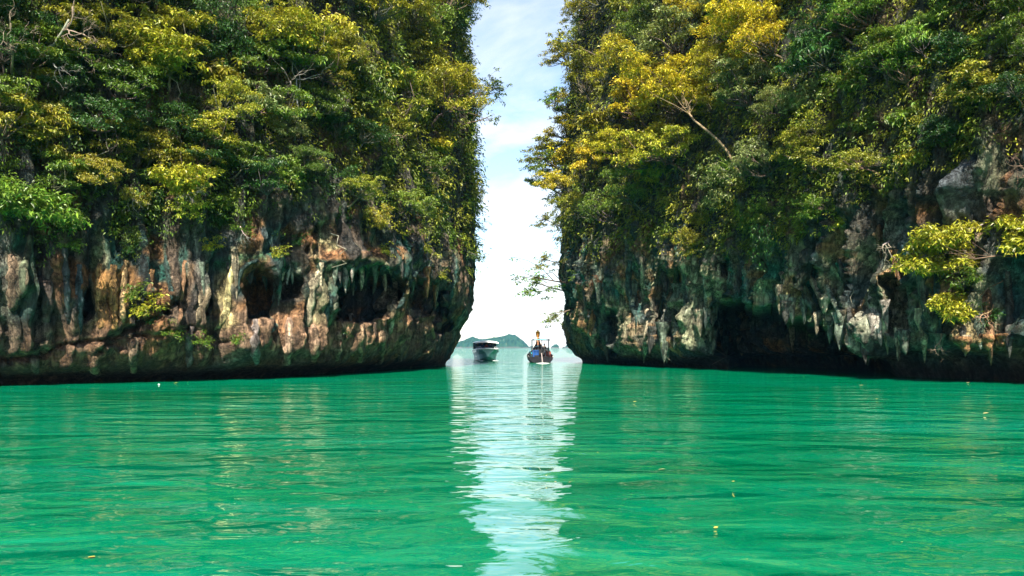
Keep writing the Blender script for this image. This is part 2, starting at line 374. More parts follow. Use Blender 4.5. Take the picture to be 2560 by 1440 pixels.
        rec = sstep(0, 14, V - lip) * sstep(1.0, -0.4, z2 - 1.2) * (1 - 0.6 * cw)
        d -= 0.9 * rec
    else:
        wu = U + 8 * fbm(U / 60, V / 60, 2.0, 3); wv = V + 18 * fbm(U / 26 + 40, V / 80, 5.0, 4)
        m = arch(wu, wv, 1522, 1564, 772, 892); deep += 4.5 * m; hollow = np.maximum(hollow, m)
        top = np.interp(U, [1775, 1800, 1850, 1900, 1960, 2020, 2080, 2150, 2175], [880, 745, 735, 748, 765, 795, 830, 880, 925]) + 10 * fbm(U / 18, 1.5, 3.0, 3)
        m = sstep(0, 10, wv - top) * sstep(1770, 1800, U) * sstep(2180, 2150, U); deep += 14.0 * m; hollow = np.maximum(hollow, m)
        m = arch(wu, wv, 1585, 1640, 700, 790, dome=60); deep += 1.4 * m
        m = arch(wu, wv, 1655, 1720, 660, 850, dome=80); deep += 2.2 * m
        m = arch(wu, wv, 2040, 2075, 655, 780, dome=70); deep += 1.6 * m
        m = arch(wu, wv, 2235, 2290, 690, 850, dome=80); deep += 1.8 * m
        m = arch(wu, wv, 1815, 1850, 640, 740, dome=60); deep += 1.4 * m
        lip = np.interp(U, [1440, 1500, 1600, 1700, 1760, 1800, 2140, 2170, 2200, 2260, 2330, 2400, 2450, 2500, 2560, 2700],
                        [888, 890, 893, 898, 880, 885, 880, 892, 885, 862, 880, 868, 880, 870, 850, 850]) + 11 * fbm(U / 16, 0.5, 3.0, 3)
        rec = sstep(0, 12, V - lip) * (1 - 0.7 * cw) * sstep(3.8, 2.0, z2)
        d -= 1.9 * rec; hollow = np.maximum(hollow, rec * 0.8)
        for (u, v, ru, rv, h) in [(1620, 850, 45, 60, 1.0), (2190, 820, 38, 75, 1.3), (1740, 700, 22, 120, 0.8), (1500, 800, 22, 60, 0.6), (2430, 480, 50, 60, 0.8), (2450, 840, 60, 35, 0.9), (1460, 700, 40, 60, 0.5), (2310, 700, 22, 110, 0.6)]:
            d += h * blob(U, V, u, v, ru, rv)
    P = pos(off + d)
    rad = P[..., :2] / np.linalg.norm(P[..., :2], axis=-1)[..., None]; P[..., :2] += rad * deep[..., None]
    # small vertical/tangent jitter so columns are not ruled lines
    P[..., 2] += up * 0.12 * fbm(s2 * 1.1 + 50, z2 * 1.1, 7.0, 3)
    jt = up * 0.25 * fbm(s2 * 0.8 + 90, z2 * 0.5, 2.0, 3)
    P[..., 0] += T[:, 0][:, None] * jt; P[..., 1] += T[:, 1][:, None] * jt
    U, V = project(P)
    # ---- what the stone itself is coloured like
    n1 = fbm(s2 * 0.30 + so, z2 * 0.20, 21.0, 4); n2 = fbm((s2 + shear * z2) * 1.25 + so, z2 * 0.11, 33.0, 4)
    n3 = fbm((s2 + shear * z2) * 0.9 + so, z2 * 0.09, 44.0, 3); n4 = fbm(s2 * 0.45 + so, z2 * 0.33, 55.0, 4); n5 = fbm(s2 * 0.8 + so, z2 * 0.12, 66.0, 4)
    c = np.zeros(P.shape); c[:] = (0.062, 0.082, 0.090)
    c = mixc(c, sstep(-0.3, 0.5, n1), (0.18, 0.13, 0.09))
    c = mixc(c, sstep(0.05, 0.45, n2) * 0.85, (0.030, 0.034, 0.038))
    gb = sstep(520, 640, V) * sstep(820, 700, V)
    c = mixc(c, sstep(-0.05, 0.35, n3) * (0.28 + 0.70 * gb) * (1 - hollow), (0.032, 0.145, 0.115))
    c = mixc(c, sstep(0.25 if side == 'L' else 0.0, 0.4, n5) * 0.8 * sstep(880, 800, V), (0.34, 0.30, 0.17))
    c = mixc(c, sstep(0.22, 0.5, n4) * 0.85, (0.38, 0.18, 0.07))
    c = mixc(c, sstep(0.35, 0.7, -n4) * 0.6, (0.30, 0.27, 0.23))
    if side == 'L':
        pan = np.maximum(arch(wu, wv, 232, 318, 668, 826, 14, 20), arch(wu, wv, 300, 336, 655, 730, 10, 10))
        c = mixc(c, pan * (0.75 + 0.25 * sstep(-.3, .3, n2)), (0.56, 0.29, 0.095))
        c = mixc(c, pan * sstep(0.0, 0.35, n2) * 0.75, (0.16, 0.09, 0.04))
        low = sstep(765, 800, V) * sstep(905, 860, V) * sstep(540, 590, U) * sstep(1110, 1040, U)
        c = mixc(c, low * (0.45 + 0.4 * sstep(-0.3, 0.3, n3)) * (1 - hollow), (0.46, 0.27, 0.16))
        low2 = sstep(790, 830, V) * sstep(925, 890, V) * sstep(620, 560, U); c = mixc(c, low2 * (.35 + .45 * sstep(-.2, .3, n5)), (0.34, 0.19, 0.11))
        c = mixc(c, sstep(870, 900, V) * .6 * sstep(-.3, .3, n1), (0.24, 0.12, 0.065))
        for (pts_, wd, col, a) in [([(586, 650), (574, 700), (562, 760), (556, 810)], 11, (0.55, 0.47, 0.22), .9), ([(512, 680), (498, 740), (490, 790)], 7, (0.38, 0.30, 0.18), .8),
                                   ([(693, 700), (690, 790)], 13, (0.20, 0.30, 0.22), .85), ([(790, 690), (772, 740), (768, 800)], 18, (0.42, 0.36, 0.20), .8),
                                   ([(835, 680), (822, 740), (815, 800)], 8, (0.20, 0.36, 0.22), .9), ([(905, 655), (845, 685), (825, 730)], 14, (0.03, 0.22, 0.11), .85),
                                   ([(560, 655), (640, 640), (720, 668)], 16, (0.02, 0.17, 0.09), .8), ([(1000, 660), (975, 720), (960, 770)], 6, (0.30, 0.30, 0.14), .8),
                                   ([(1095, 580), (1078, 700)], 20, (0.36, 0.28, 0.19), .7), ([(1145, 690), (1150, 740)], 14, (0.42, 0.26, 0.17), .8),
                                   ([(802, 580), (795, 640)], 12, (0.45, 0.21, 0.10), .7), ([(770, 560), (800, 620)], 6, (0.40, 0.42, 0.22), .7),
                                   ([(655, 570), (640, 640)], 9, (0.10, 0.24, 0.22), .7), ([(385, 690), (370, 780)], 8, (0.45, 0.24, 0.12), .8), ([(465, 660), (455, 775)], 7, (0.40, 0.25, 0.14), .8),
                                   ([(30, 650), (36, 740)], 26, (0.22, 0.15, 0.09), .8), ([(75, 600), (62, 720)], 9, (0.07, 0.16, 0.09), .8), ([(100, 690), (110, 760)], 34, (0.15, 0.11, 0.09), .8)]:
            c = mixc(c, crackline(wu, wv, pts_, wd) * a, col)
    else:
        c = mixc(c, sstep(0.0, 0.4, n2) * 0.5 * sstep(600, 660, V), (0.05, 0.075, 0.045))
        for (pts_, wd, col, a) in [([(1738, 640), (1735, 720), (1745, 800), (1752, 850)], 12, (0.42, 0.36, 0.22), .9), ([(2180, 790), (2170, 880)], 24, (0.46, 0.38, 0.29), .9), ([(2205, 770), (2212, 840)], 10, (0.44, 0.40, 0.30), .8),
                                   ([(1500, 720), (1470, 790), (1462, 880)], 16, (0.40, 0.22, 0.11), .85), ([(1620, 830), (1590, 890)], 30, (0.27, 0.19, 0.12), .8), ([(2300, 640), (2308, 760), (2312, 860)], 10, (0.38, 0.38, 0.28), .85),
                                   ([(1930, 690), (1985, 760), (2040, 830)], 9, (0.14, 0.22, 0.08), .85), ([(1960, 680), (2030, 760), (2080, 830)], 8, (0.22, 0.26, 0.11), .8), ([(2070, 660), (2090, 740)], 8, (0.26, 0.22, 0.12), .7),
                                   ([(2195, 585), (2205, 650)], 7, (0.50, 0.26, 0.09), .85), ([(2240, 690), (2262, 735)], 7, (0.46, 0.23, 0.11), .8), ([(2330, 520), (2310, 560)], 14, (0.44, 0.18, 0.06), .75),
                                   ([(2530, 440), (2535, 520)], 16, (0.45, 0.17, 0.07), .75), ([(2400, 330), (2405, 380)], 22, (0.40, 0.22, 0.13), .7), ([(2440, 430), (2450, 520)], 44, (0.15, 0.15, 0.165), .8),
                                   ([(2440, 830), (2500, 850)], 30, (0.34, 0.20, 0.08), .8), ([(2285, 850), (2280, 890)], 40, (0.10, 0.20, 0.17), .6), ([(1520, 560), (1540, 620)], 10, (0.25, 0.3, 0.3), .4)]:
            c = mixc(c, crackline(wu, wv, pts_, wd) * a, col)
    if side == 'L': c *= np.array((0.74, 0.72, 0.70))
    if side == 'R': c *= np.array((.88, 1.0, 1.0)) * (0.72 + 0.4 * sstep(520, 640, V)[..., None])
    tide = sstep(1.25, 0.35, z2 + 0.35 * n2)
    c = mixc(c, tide * 0.85, (0.030, 0.024, 0.018))      # dark oyster and algae crust of the tidal band
    c = mixc(c, sstep(.2, .5, n4) * tide * 0.5, (0.12, 0.075, 0.045))
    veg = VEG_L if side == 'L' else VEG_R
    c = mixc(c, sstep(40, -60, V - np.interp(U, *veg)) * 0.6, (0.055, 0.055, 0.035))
    # ---- mesh
    ns, nz = s2.shape; idx = np.arange(ns * nz).reshape(ns, nz)
    q = np.stack([idx[:-1, :-1], idx[1:, :-1], idx[1:, 1:], idx[:-1, 1:]], -1).reshape(-1, 4)
    if sgn < 0: q = q[:, ::-1]
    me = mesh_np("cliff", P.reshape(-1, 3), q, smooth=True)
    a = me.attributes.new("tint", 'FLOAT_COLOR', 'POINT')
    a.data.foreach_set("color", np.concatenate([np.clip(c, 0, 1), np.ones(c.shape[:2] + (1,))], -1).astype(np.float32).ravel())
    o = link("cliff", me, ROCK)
    NN = np.cross(np.gradient(P, axis=0), np.gradient(P, axis=1)); NN *= sgn; NN /= np.linalg.norm(NN, axis=-1)[..., None] + 1e-9
    return dict(o=o, P=P, U=U, V=V, N=NN, hn=Nn, s2=s2, z2=z2, front=np.arange(ns) <= ic + 25, veg=veg, side=side, hollow=hollow, ic=ic)
CL = build_cliff('L'); CR = build_cliff('R')
tag(CL['o'], "limestone cliff left of the channel with arched caves and an ochre panel", None, None, "structure")
tag(CR['o'], "limestone cliff right of the channel with dripstone curtains over a dark cave", None, None, "structure")

def on_cliff(C, u, v):
    """nearest visible point of a cliff to a spot of the view: position, outward direction, grid indices"""
    d2 = (C['U'] - u) ** 2 + (C['V'] - v) ** 2 + 1e9 * (~C['front'][:, None]) + 0.5 * C['P'][..., 1]
    i, j = np.unravel_index(int(np.argmin(d2)), d2.shape)
    hn = C['hn'][i]; return Vector(C['P'][i, j]), Vector((hn[0], hn[1], 0)), (i, j)

def stand_off(C, u, v, off):
    """point 'off' metres in front of the cliff that is seen at (u, v), with its foot on the cliff"""
    uu = u
    for _ in range(4):
        p, n, _i = on_cliff(C, uu, v); q = p + n * off
        uu += (u - (CX + F * q.x / q.y)) * .8
    return p, n, q

# stalactites and drip curtains: parts of their cliff
def drip_mesh(k):
    rng = random.Random(k); n, m = 9, 10; rings = []
    ph = rng.random() * 6
    for i in range(m):
        t = i / (m - 1); r = (1 - t) ** 0.65 * 0.5 * (1 + 0.18 * math.sin(t * 11 + ph)) + 0.015
        dx = 0.10 * math.sin(t * 3 + ph); ring = []
        for j in range(n):
            a = 2 * math.pi * j / n; rr = r * (1 + 0.22 * math.sin(3 * a + ph) + rng.uniform(-.12, .12))
            ring.append((dx + rr * math.cos(a), rr * math.sin(a), 0.12 - t))
        rings.append(ring)
    b = MB(); b.loft(rings, closed=True, cap=True); return b.mesh("stalactite", True)
DRIPS = [drip_mesh(k) for k in range(6)]
def drip(C, u, v, wpx, hpx, col, rng=random):
    p, n, _ = on_cliff(C, u, v); sc = p.y / F
    o = link("stalactite", rng.choice(DRIPS), None, C['o']); o.location = p + n * (0.12 * wpx * sc) + Vector((0, 0, .25 * hpx * sc))
    o.scale = (wpx * sc, wpx * sc, hpx * sc); o.rotation_euler = (rng.uniform(-.06, .06), rng.uniform(-.08, .08), rng.uniform(0, 6)); o.color = (*col, 1)
for me in DRIPS: me.materials.append(DRIP)
rg = random.Random(5)
CREAM, GREYG, OCH, PALE, DK = (0.46, 0.39, 0.26), (0.15, 0.19, 0.14), (0.36, 0.19, 0.08), (0.42, 0.37, 0.31), (0.07, 0.07, 0.06)
for (u, v, a, b, c) in [(1752, 800, 22, 62, CREAM), (1742, 730, 20, 110, CREAM), (1768, 790, 10, 48, PALE), (1730, 760, 14, 70, CREAM), (1722, 690, 18, 90, GREYG), (2160, 815, 20, 72, PALE), (2178, 800, 24, 92, PALE),
                        (2198, 812, 14, 74, PALE), (2216, 775, 14, 66, PALE), (2304, 800, 16, 70, CREAM), (2312, 700, 22, 120, GREYG), (1808, 830, 9, 55, GREYG), (1815, 855, 12, 45, GREYG), (1690, 830, 14, 60, GREYG),
                        (1590, 720, 16, 90, GREYG), (1655, 760, 18, 90, DK), (1480, 800, 16, 60, OCH), (1510, 790, 12, 70, GREYG), (2420, 850, 26, 38, OCH), (2465, 850, 26, 36, OCH), (2510, 845, 22, 30, OCH), (2350, 850, 18, 40, GREYG),
                        (2275, 840, 20, 42, GREYG), (2250, 850, 14, 44, GREYG), (1920, 720, 14, 74, GREYG), (1950, 740, 12, 66, CREAM), (1985, 760, 13, 62, GREYG), (2015, 775, 12, 60, GREYG), (2045, 800, 11, 50, CREAM), (2080, 820, 12, 52, GREYG),
                        (2110, 780, 16, 80, DK), (2130, 830, 13, 56, GREYG), (1870, 700, 12, 60, GREYG), (1850, 690, 14, 64, DK), (2240, 650, 12, 60, OCH), (2150, 680, 14, 80, DK), (2365, 660, 14, 90, GREYG)]:
    drip(CR, u, v, a * 1.6, b * 1.15, c, rg)
for (u, v, a, b, c) in [(692, 690, 20, 120, GREYG), (855, 715, 20, 58, PALE), (882, 712, 14, 44, PALE), (900, 700, 12, 40, CREAM), (938, 712, 10, 55, CREAM), (930, 670, 22, 40, GREYG), (720, 705, 10, 40, PALE), (1010, 720, 12, 60, GREYG), (640, 690, 12, 30, DK),
                        (582, 665, 18, 130, CREAM), (795, 690, 18, 90, CREAM), (1060, 715, 14, 50, OCH), (1085, 735, 10, 60, OCH), (1148, 690, 16, 50, OCH), (380, 700, 12, 70, OCH), (505, 690, 14, 90, GREYG), (870, 790, 14, 40, PALE)]:
    drip(CL, u, v, a, b, c, rg)

for _ in range(34):
    u = rg.uniform(1470, 2530); t_ = rg.random()
    v = rg.uniform(690, 860) if t_ < .6 else float(np.interp(u, [1470, 1760, 1800, 1900, 2020, 2150, 2260, 2560], [850, 850, 735, 745, 800, 870, 850, 840])) - rg.uniform(0, 30)
    drip(CR, u, v, rg.uniform(18, 36), rg.uniform(40, 105), rg.choice([CREAM, GREYG, GREYG, GREYG, DK, DK]), rg)
for (u, v, a, b, c) in [(838, 678, 20, 62, GREYG), (856, 672, 26, 92, PALE), (880, 670, 18, 62, PALE), (902, 668, 22, 84, CREAM), (938, 676, 20, 96, GREYG), (958, 690, 16, 80, CREAM), (632, 680, 18, 50, DK), (655, 690, 16, 64, GREYG), (1030, 702, 18, 66, GREYG), (1062, 700, 22, 84, OCH), (1088, 708, 18, 90, CREAM), (722, 684, 16, 52, PALE)]:
    drip(CL, u, v, a, b, c, rg)
for _ in range(16):
    u = rg.uniform(560, 1120); v = rg.uniform(662, 700)
    drip(CL, u, v, rg.uniform(8, 16), rg.uniform(20, 60), rg.choice([CREAM, GREYG, GREYG, DK]), rg)

def rib(C, pts, wpx, col, rng, out_=.02):
    """a raised rib of flowstone running down the wall, half sunk in it, ending in a drip"""
    P_ = []
    m = 12
    for i in range(m):
        t = i / (m - 1) * (len(pts) - 1); k = min(int(t), len(pts) - 2); f = t - k
        u = pts[k][0] * (1 - f) + pts[k + 1][0] * f + rng.uniform(-1.5, 1.5); v = pts[k][1] * (1 - f) + pts[k + 1][1] * f
        p, n, _ = on_cliff(C, u, v); P_.append((p, n))
    sc = P_[m // 2][0].y / F; b = MB(); o0 = P_[0][0]
    path = [p + n * out_ * (.4 + i / m) - o0 for i, (p, n) in enumerate(P_)]
    for _ in range(2): path = [path[0]] + [(path[i - 1] + path[i] * 2 + path[i + 1]) / 4 for i in range(1, m - 1)] + [path[-1]]
    nl = P_[-1][1]
    path.append(path[-1] + ((path[-1] - path[-3]).normalized() * wpx * sc * 1.2 + Vector((0, 0, -wpx * sc)) if C is CR else (path[-1] - path[-3]) * .5 - nl * wpx * sc * .7))
    ph = rng.random() * 6
    rad = [wpx * sc * .42 * (.35 + .75 * math.sin(math.pi * min(1, (i + 1) / m * .62 + .12))) * (1 + .22 * math.sin(i * 1.9 + ph) + rng.uniform(-.12, .12)) for i in range(m)] + [.02]
    b.tube(path, rad, 9); o = b.build("flowstone_rib", DRIP, C['o'], True); o.location = o0; o.color = (*col, 1)
rg = random.Random(77)
MOSS, TEAL, RUST = (.06, .09, .04), (.055, .10, .085), (.27, .15, .08)
for pts, wd, col in [([(1738, 640), (1734, 720), (1744, 800), (1752, 862)], 26, CREAM), ([(1715, 630), (1712, 720), (1722, 800)], 20, GREYG), ([(1765, 650), (1768, 740), (1775, 820)], 18, PALE), ([(1690, 650), (1692, 740), (1684, 830)], 18, MOSS),
                     ([(1905, 650), (1935, 720), (1985, 800)], 18, MOSS), ([(1930, 640), (1975, 720), (2035, 815)], 17, CREAM), ([(1965, 640), (2010, 720), (2070, 830)], 17, MOSS), ([(2000, 640), (2045, 730), (2095, 850)], 16, CREAM), ([(2035, 640), (2080, 740), (2110, 830)], 14, GREYG),
                     ([(1850, 640), (1870, 700), (1900, 750)], 16, TEAL), ([(2095, 640), (2120, 730), (2130, 840)], 16, DK), ([(2155, 740), (2160, 820), (2168, 885)], 22, PALE), ([(2180, 730), (2182, 800), (2188, 885)], 24, PALE), ([(2205, 730), (2210, 790), (2216, 850)], 18, CREAM),
                     ([(2296, 620), (2304, 700), (2310, 790), (2312, 860)], 22, CREAM), ([(2270, 620), (2276, 720), (2280, 820)], 16, GREYG), ([(2335, 640), (2345, 730), (2350, 830)], 18, TEAL), ([(2195, 560), (2204, 640)], 14, RUST), ([(2238, 680), (2262, 740)], 13, RUST), ([(2145, 560), (2150, 640), (2156, 720)], 14, DK),
                     ([(1520, 660), (1512, 740), (1508, 830)], 16, GREYG), ([(1575, 650), (1570, 720), (1590, 790)], 18, TEAL), ([(1605, 640), (1612, 720), (1625, 800), (1612, 870)], 20, CREAM), ([(1650, 650), (1648, 740), (1652, 850)], 16, MOSS), ([(1795, 640), (1798, 720), (1806, 850)], 14, CREAM),
                     ([(1830, 650), (1822, 700), (1818, 790)], 12, GREYG), ([(2400, 640), (2405, 740), (2410, 830)], 20, DK), ([(2470, 700), (2468, 780), (2474, 860)], 24, RUST), ([(2520, 680), (2524, 780), (2526, 850)], 22, DK)]:
    rib(CR, pts, wd, col, rg)
for pts, wd, col in [([(590, 640), (577, 700), (565, 770), (553, 815)], 20, (.55, .47, .22)), ([(690, 670), (692, 740), (688, 820)], 24, (.17, .24, .18)), ([(800, 670), (775, 730), (768, 810)], 24, CREAM), ([(925, 655), (865, 675), (826, 730), (812, 800)], 20, TEAL), ([(960, 655), (990, 690), (985, 760), (975, 830)], 14, CREAM),
                     ([(1010, 660), (985, 720), (965, 800)], 13, (.26, .27, .13)), ([(1060, 660), (1030, 690), (1000, 760)], 13, TEAL), ([(520, 660), (505, 720), (495, 800)], 15, (.30, .24, .15)), ([(640, 650), (600, 670), (588, 730)], 14, TEAL), ([(1100, 600), (1088, 660), (1080, 720)], 20, (.36, .28, .19)),
                     ([(250, 660), (246, 740), (250, 815)], 20, (.42, .24, .09)), ([(285, 660), (284, 740), (286, 820)], 22, (.46, .26, .09)), ([(312, 650), (308, 740), (308, 800)], 18, (.45, .30, .14)), ([(380, 680), (372, 740), (368, 790)], 14, RUST), ([(460, 650), (455, 720), (452, 790)], 14, RUST), ([(70, 590), (64, 660), (58, 730)], 20, (.13, .15, .09)),
                     ([(120, 650), (112, 720), (118, 800)], 30, (.12, .09, .075)), ([(30, 640), (34, 700), (30, 770)], 26, (.20, .14, .09)), ([(160, 620), (165, 700), (168, 800)], 18, (.10, .11, .11)), ([(200, 660), (198, 740), (196, 830)], 20, (.07, .10, .11)), ([(410, 640), (424, 700), (430, 740)], 12, TEAL),
                     ([(850, 800), (846, 840), (842, 895)], 22, (.34, .24, .15)), ([(905, 810), (902, 850), (898, 900)], 20, (.30, .20, .12)), ([(950, 810), (955, 860), (950, 905)], 20, (.26, .18, .11)), ([(1000, 800), (1004, 850), (998, 900)], 20, (.20, .15, .10)), ([(1070, 790), (1082, 840), (1070, 880)], 16, (.36, .22, .11)), ([(720, 800), (722, 850), (716, 905)], 26, (.38, .25, .17)),
                     ([(640, 800), (634, 850), (640, 905)], 24, (.22, .18, .16)), ([(780, 810), (790, 860), (784, 900)], 24, (.36, .23, .15)), ([(480, 820), (470, 860), (474, 915)], 20, (.16, .13, .12)), ([(340, 850), (330, 890), (334, 925)], 22, (.26, .18, .12)), ([(240, 880), (236, 910), (240, 935)], 22, (.24, .15, .09)), ([(90, 870), (84, 900), (88, 935)], 22, (.16, .12, .09))]:
    rib(CL, pts, wd, col, rg)

# ------------------------------------------------------------------ foliage building blocks
class Leaves:
    def __init__(s, seed): s.r = np.random.RandomState(seed); s.v = []; s.k = 0
    def cluster(s, p, n, ln, wd, spread=0.16, e0=-1.0, e1=0.5, az=None, roll=0.55):
        r = s.r
        a = r.uniform(0, 2 * np.pi, n) if az is None else az + r.normal(0, 0.7, n)
        e = r.uniform(e0, e1, n)
        d = np.stack([np.cos(a) * np.cos(e), np.sin(a) * np.cos(e), np.sin(e)], 1)
        b = np.asarray(p, float) + r.normal(0, spread, (n, 3)) * (1, 1, 0.6)
        side = np.cross(d, (0, 0, 1.0)); side /= np.linalg.norm(side, axis=1)[:, None] + 1e-9
        upv = np.cross(side, d); th = r.normal(0, roll, n)[:, None]
        side = side * np.cos(th) + upv * np.sin(th); upv = np.cross(side, d)
        l = (ln * r.uniform(0.7, 1.3, n))[:, None]; w_ = (wd * r.uniform(0.8, 1.25, n))[:, None]
        mid = b + d * l * 0.45
        tip = b + d * l - np.array((0, 0, 1.0)) * l * 0.18
        s.v.append(np.stack([b, mid + side * w_ * .5 + upv * w_ * .15, tip, mid - side * w_ * .5 + upv * w_ * .15], 1).reshape(-1, 3)); s.k += n
    def arrays(s):
        v = np.concatenate(s.v); i = np.arange(s.k)[:, None] * 4
        return v, np.concatenate([i + (0, 1, 2), i + (0, 2, 3)], 1).reshape(-1, 3)
    def mesh(s, name):
        v, f = s.arrays(); return mesh_np(name, v, f)

def bend(a, b, r, k=4, amp=0.12):
    a, b = Vector(a), Vector(b); l = (b - a).length; out = []
    o1 = Vector((r.normal(), r.normal(), r.normal())) * l * amp; o2 = Vector((r.normal(), r.normal(), r.normal())) * l * amp * 0.5
    for i in range(k + 1):
        t = i / k; out.append(a.lerp(b, t) + o1 * math.sin(math.pi * t) + o2 * math.sin(2 * math.pi * t))
    return out

def proto_tree(seed, cr=1.9, hz=0.62, h=2.4, outw=1.2, plates=15, tips=12, pr=0.62, leaf=(0.23, 0.085), per=17, e=(-1.0, 0.5), name="tree"):
    r = np.random.RandomState(seed); lv = Leaves(seed + 100); tb = MB()
    cc = Vector((0, outw, h)); fork = Vector((r.normal() * .15, outw * .55, h * .42))
    tb.tube(bend((0, -0.5, -0.35), fork, r, 5, .06), [.13, .115, .10, .09, .082, .075], 6)
    for i in range(plates):
        a = 2 * math.pi * (i + r.uniform(-.3, .3)) / plates * 2.4; q = math.sqrt((i + .5) / plates)
        c = cc + Vector((cr * q * math.cos(a), cr * .8 * q * math.sin(a), cr * hz * (r.uniform(-.9, 1.0) if q > .45 else r.uniform(.3, 1.1))))
        tb.tube(bend(fork, c - Vector((0, 0, .15)), r, 4, .10), [.055, .045, .034, .024, .015], 5)
        p = pr * r.uniform(.7, 1.3)
        for k in range(int(tips * r.uniform(.75, 1.25))):
            t = r.uniform(0, 2 * math.pi); q2 = math.sqrt(r.uniform(0, 1))
            tip = c + Vector((p * q2 * math.cos(t), p * q2 * math.sin(t), .34 * p * math.sqrt(max(0, 1 - q2 * q2)) + r.normal() * .09))
            if k % 2 == 0: tb.tube([c - Vector((0, 0, .12)), (c + tip) / 2 - Vector((0, 0, .03)), tip], [.014, .011, .007], 3, False)
            lv.cluster(tip, int(per * r.uniform(.7, 1.3)), leaf[0], leaf[1], .13, e[0], e[1])
    return lv.mesh("crown"), tb.mesh("trunk", True)

def proto_reach(seed, ln=4.0, n=6, leaf=(0.30, 0.11), per=13, rise=0.6, dens=1.0, sp=0.45):
    """a thin tree reaching far out over the water, leafy towards its tips"""
    r = np.random.RandomState(seed); lv = Leaves(seed + 100); tb = MB()
    main = bend((0, -.5, -.4), (r.normal() * .3, ln * .72, rise), r, 6, .07)
    tb.tube(main, [.085, .075, .065, .055, .045, .035, .022], 6)
    for i in range(n):
        a = main[2 + (i * 5) // n] if n > 1 else main[-1]
        tgt = Vector((r.uniform(-1.1, 1.1), ln * r.uniform(.45, 1.05), rise + r.uniform(-.9, 1.1)))
        br = bend(a, tgt, r, 4, .10); tb.tube(br, [.035, .028, .022, .015, .009], 5)
        for k in range(int(7 * dens)):
            b = br[r.randint(2, 5)]; tip = b + Vector((r.normal(), r.normal(), r.normal() * .55)) * sp
            tb.tube([b, (b + tip) / 2 + Vector((0, 0, .04)), tip], [.010, .008, .005], 3, False)
            lv.cluster(tip, int(per * r.uniform(.6, 1.3)), leaf[0], leaf[1], .10, -1.0, .5)
    return lv.mesh("crown"), tb.mesh("trunk", True)

def proto_bush(seed, cr=1.1, plates=7, tips=13, leaf=(0.24, 0.085), per=16):
    r = np.random.RandomState(seed); lv = Leaves(seed + 100); tb = MB()
    for i in range(plates):
        c = Vector((r.normal() * cr * .55, .35 + abs(r.normal()) * cr * .4, .35 + r.normal() * cr * .42))
        tb.tube(bend((0, -.3, -.3), c, r, 3, .1), [.05, .035, .025, .012], 4)
        for k in range(tips):
            tip = c + Vector((r.normal(), r.normal(), r.normal() * .55)) * .42
            if k % 3 == 0: tb.tube([c, (c + tip) / 2, tip], [.010, .008, .005], 3, False)
            lv.cluster(tip, int(per * r.uniform(.7, 1.3)), leaf[0], leaf[1], .12, -1.1, .5)
    return lv.mesh("foliage"), tb.mesh("stem", True)

def proto_creeper(seed, strands=11, drop=3.0, wide=1.1, leaf=(0.18, 0.08)):
    r = np.random.RandomState(seed); lv = Leaves(seed + 100); tb = MB()
    for i in range(strands):
        x = r.uniform(-wide, wide); l = drop * r.uniform(.4, 1.0); p = [Vector((x, .15, .3))]
        k = 7
        for j in range(1, k + 1): p.append(Vector((x + r.normal() * .10 * j ** .5, .25 + r.normal() * .08 + .18 * math.sin(j * .5), .3 - l * j / k)))
        tb.tube(p, .012, 3, False)
        for j in range(k + 1):
            for _ in range(3):
                if r.rand() < .8: lv.cluster(p[j] + Vector((r.normal() * .13, r.normal() * .1, r.uniform(-.3, .1))), 6, leaf[0], leaf[1], .10, -1.4, .1)
    return lv.mesh("foliage"), tb.mesh("stem", True)

def proto_spiky(seed):
    r = np.random.RandomState(seed); lv = Leaves(seed + 100); tb = MB()
    for c in [Vector((0, .5, .3)), Vector((.7, .45, .1)), Vector((-.65, .5, -.05)), Vector((.1, .6, -.4))]:
        tb.tube(bend((0, -.3, -.4), c, r, 3, .08), [.08, .07, .065, .06], 5)
        lv.cluster(c, 44, 0.95, 0.075, .04, -.75, 1.25, roll=.25)
    return lv.mesh("foliage"), tb.mesh("stem", True)

def proto_fern(seed):
    r = np.random.RandomState(seed); lv = Leaves(seed + 100); tb = MB()
    for i in range(9):
        a = r.uniform(0, math.pi); d = Vector((math.cos(a), .35 + math.sin(a) * .7, r.uniform(-.7, .8)))
        end = d * r.uniform(.45, .95) + Vector((0, .1, -.05)); br = bend((0, -.15, 0), end, r, 4, .1)
        tb.tube(br, [.016, .013, .010, .007, .004], 3, False)
        for q in br[1:]: lv.cluster(q, 11, .17, .065, .10, -1.0, .5)
    return lv.mesh("foliage"), tb.mesh("stem", True)

def proto_bare(seed, ln=4.0, depth=4, up=0.5, spread=0.6, r0=.10, straight=False):
    r = np.random.RandomState(seed); tb = MB(); tw = MB()
    def grow(p, d, l, rad, lev):
        e = p + d * l; path = bend(p, e, r, 4, .03 if straight and lev == 0 else .09); n = len(path)
        (tb if lev == 0 else tw).tube(path, [rad * (1 - .45 * i / (n - 1)) for i in range(n)], 5 if lev < 2 else 3)
        if lev >= depth: return
        k = r.randint(2, 4) + (lev == 0) * 2
        for _ in range(k):
            q = path[r.randint(2, n)]; nd = (d + Vector((r.normal(), r.normal() * .6, r.normal())) * spread).normalized()
            grow(q, nd, l * r.uniform(.45, .7), rad * .5, lev + 1)
    d0 = Vector((r.normal() * .15, 1 - up, up)).normalized()
    grow(Vector((0, -1.6, -.6)), d0, ln * .45 if not straight else ln * .8, r0, 0)
    return tw.mesh("branches", True), tb.mesh("trunk", True)

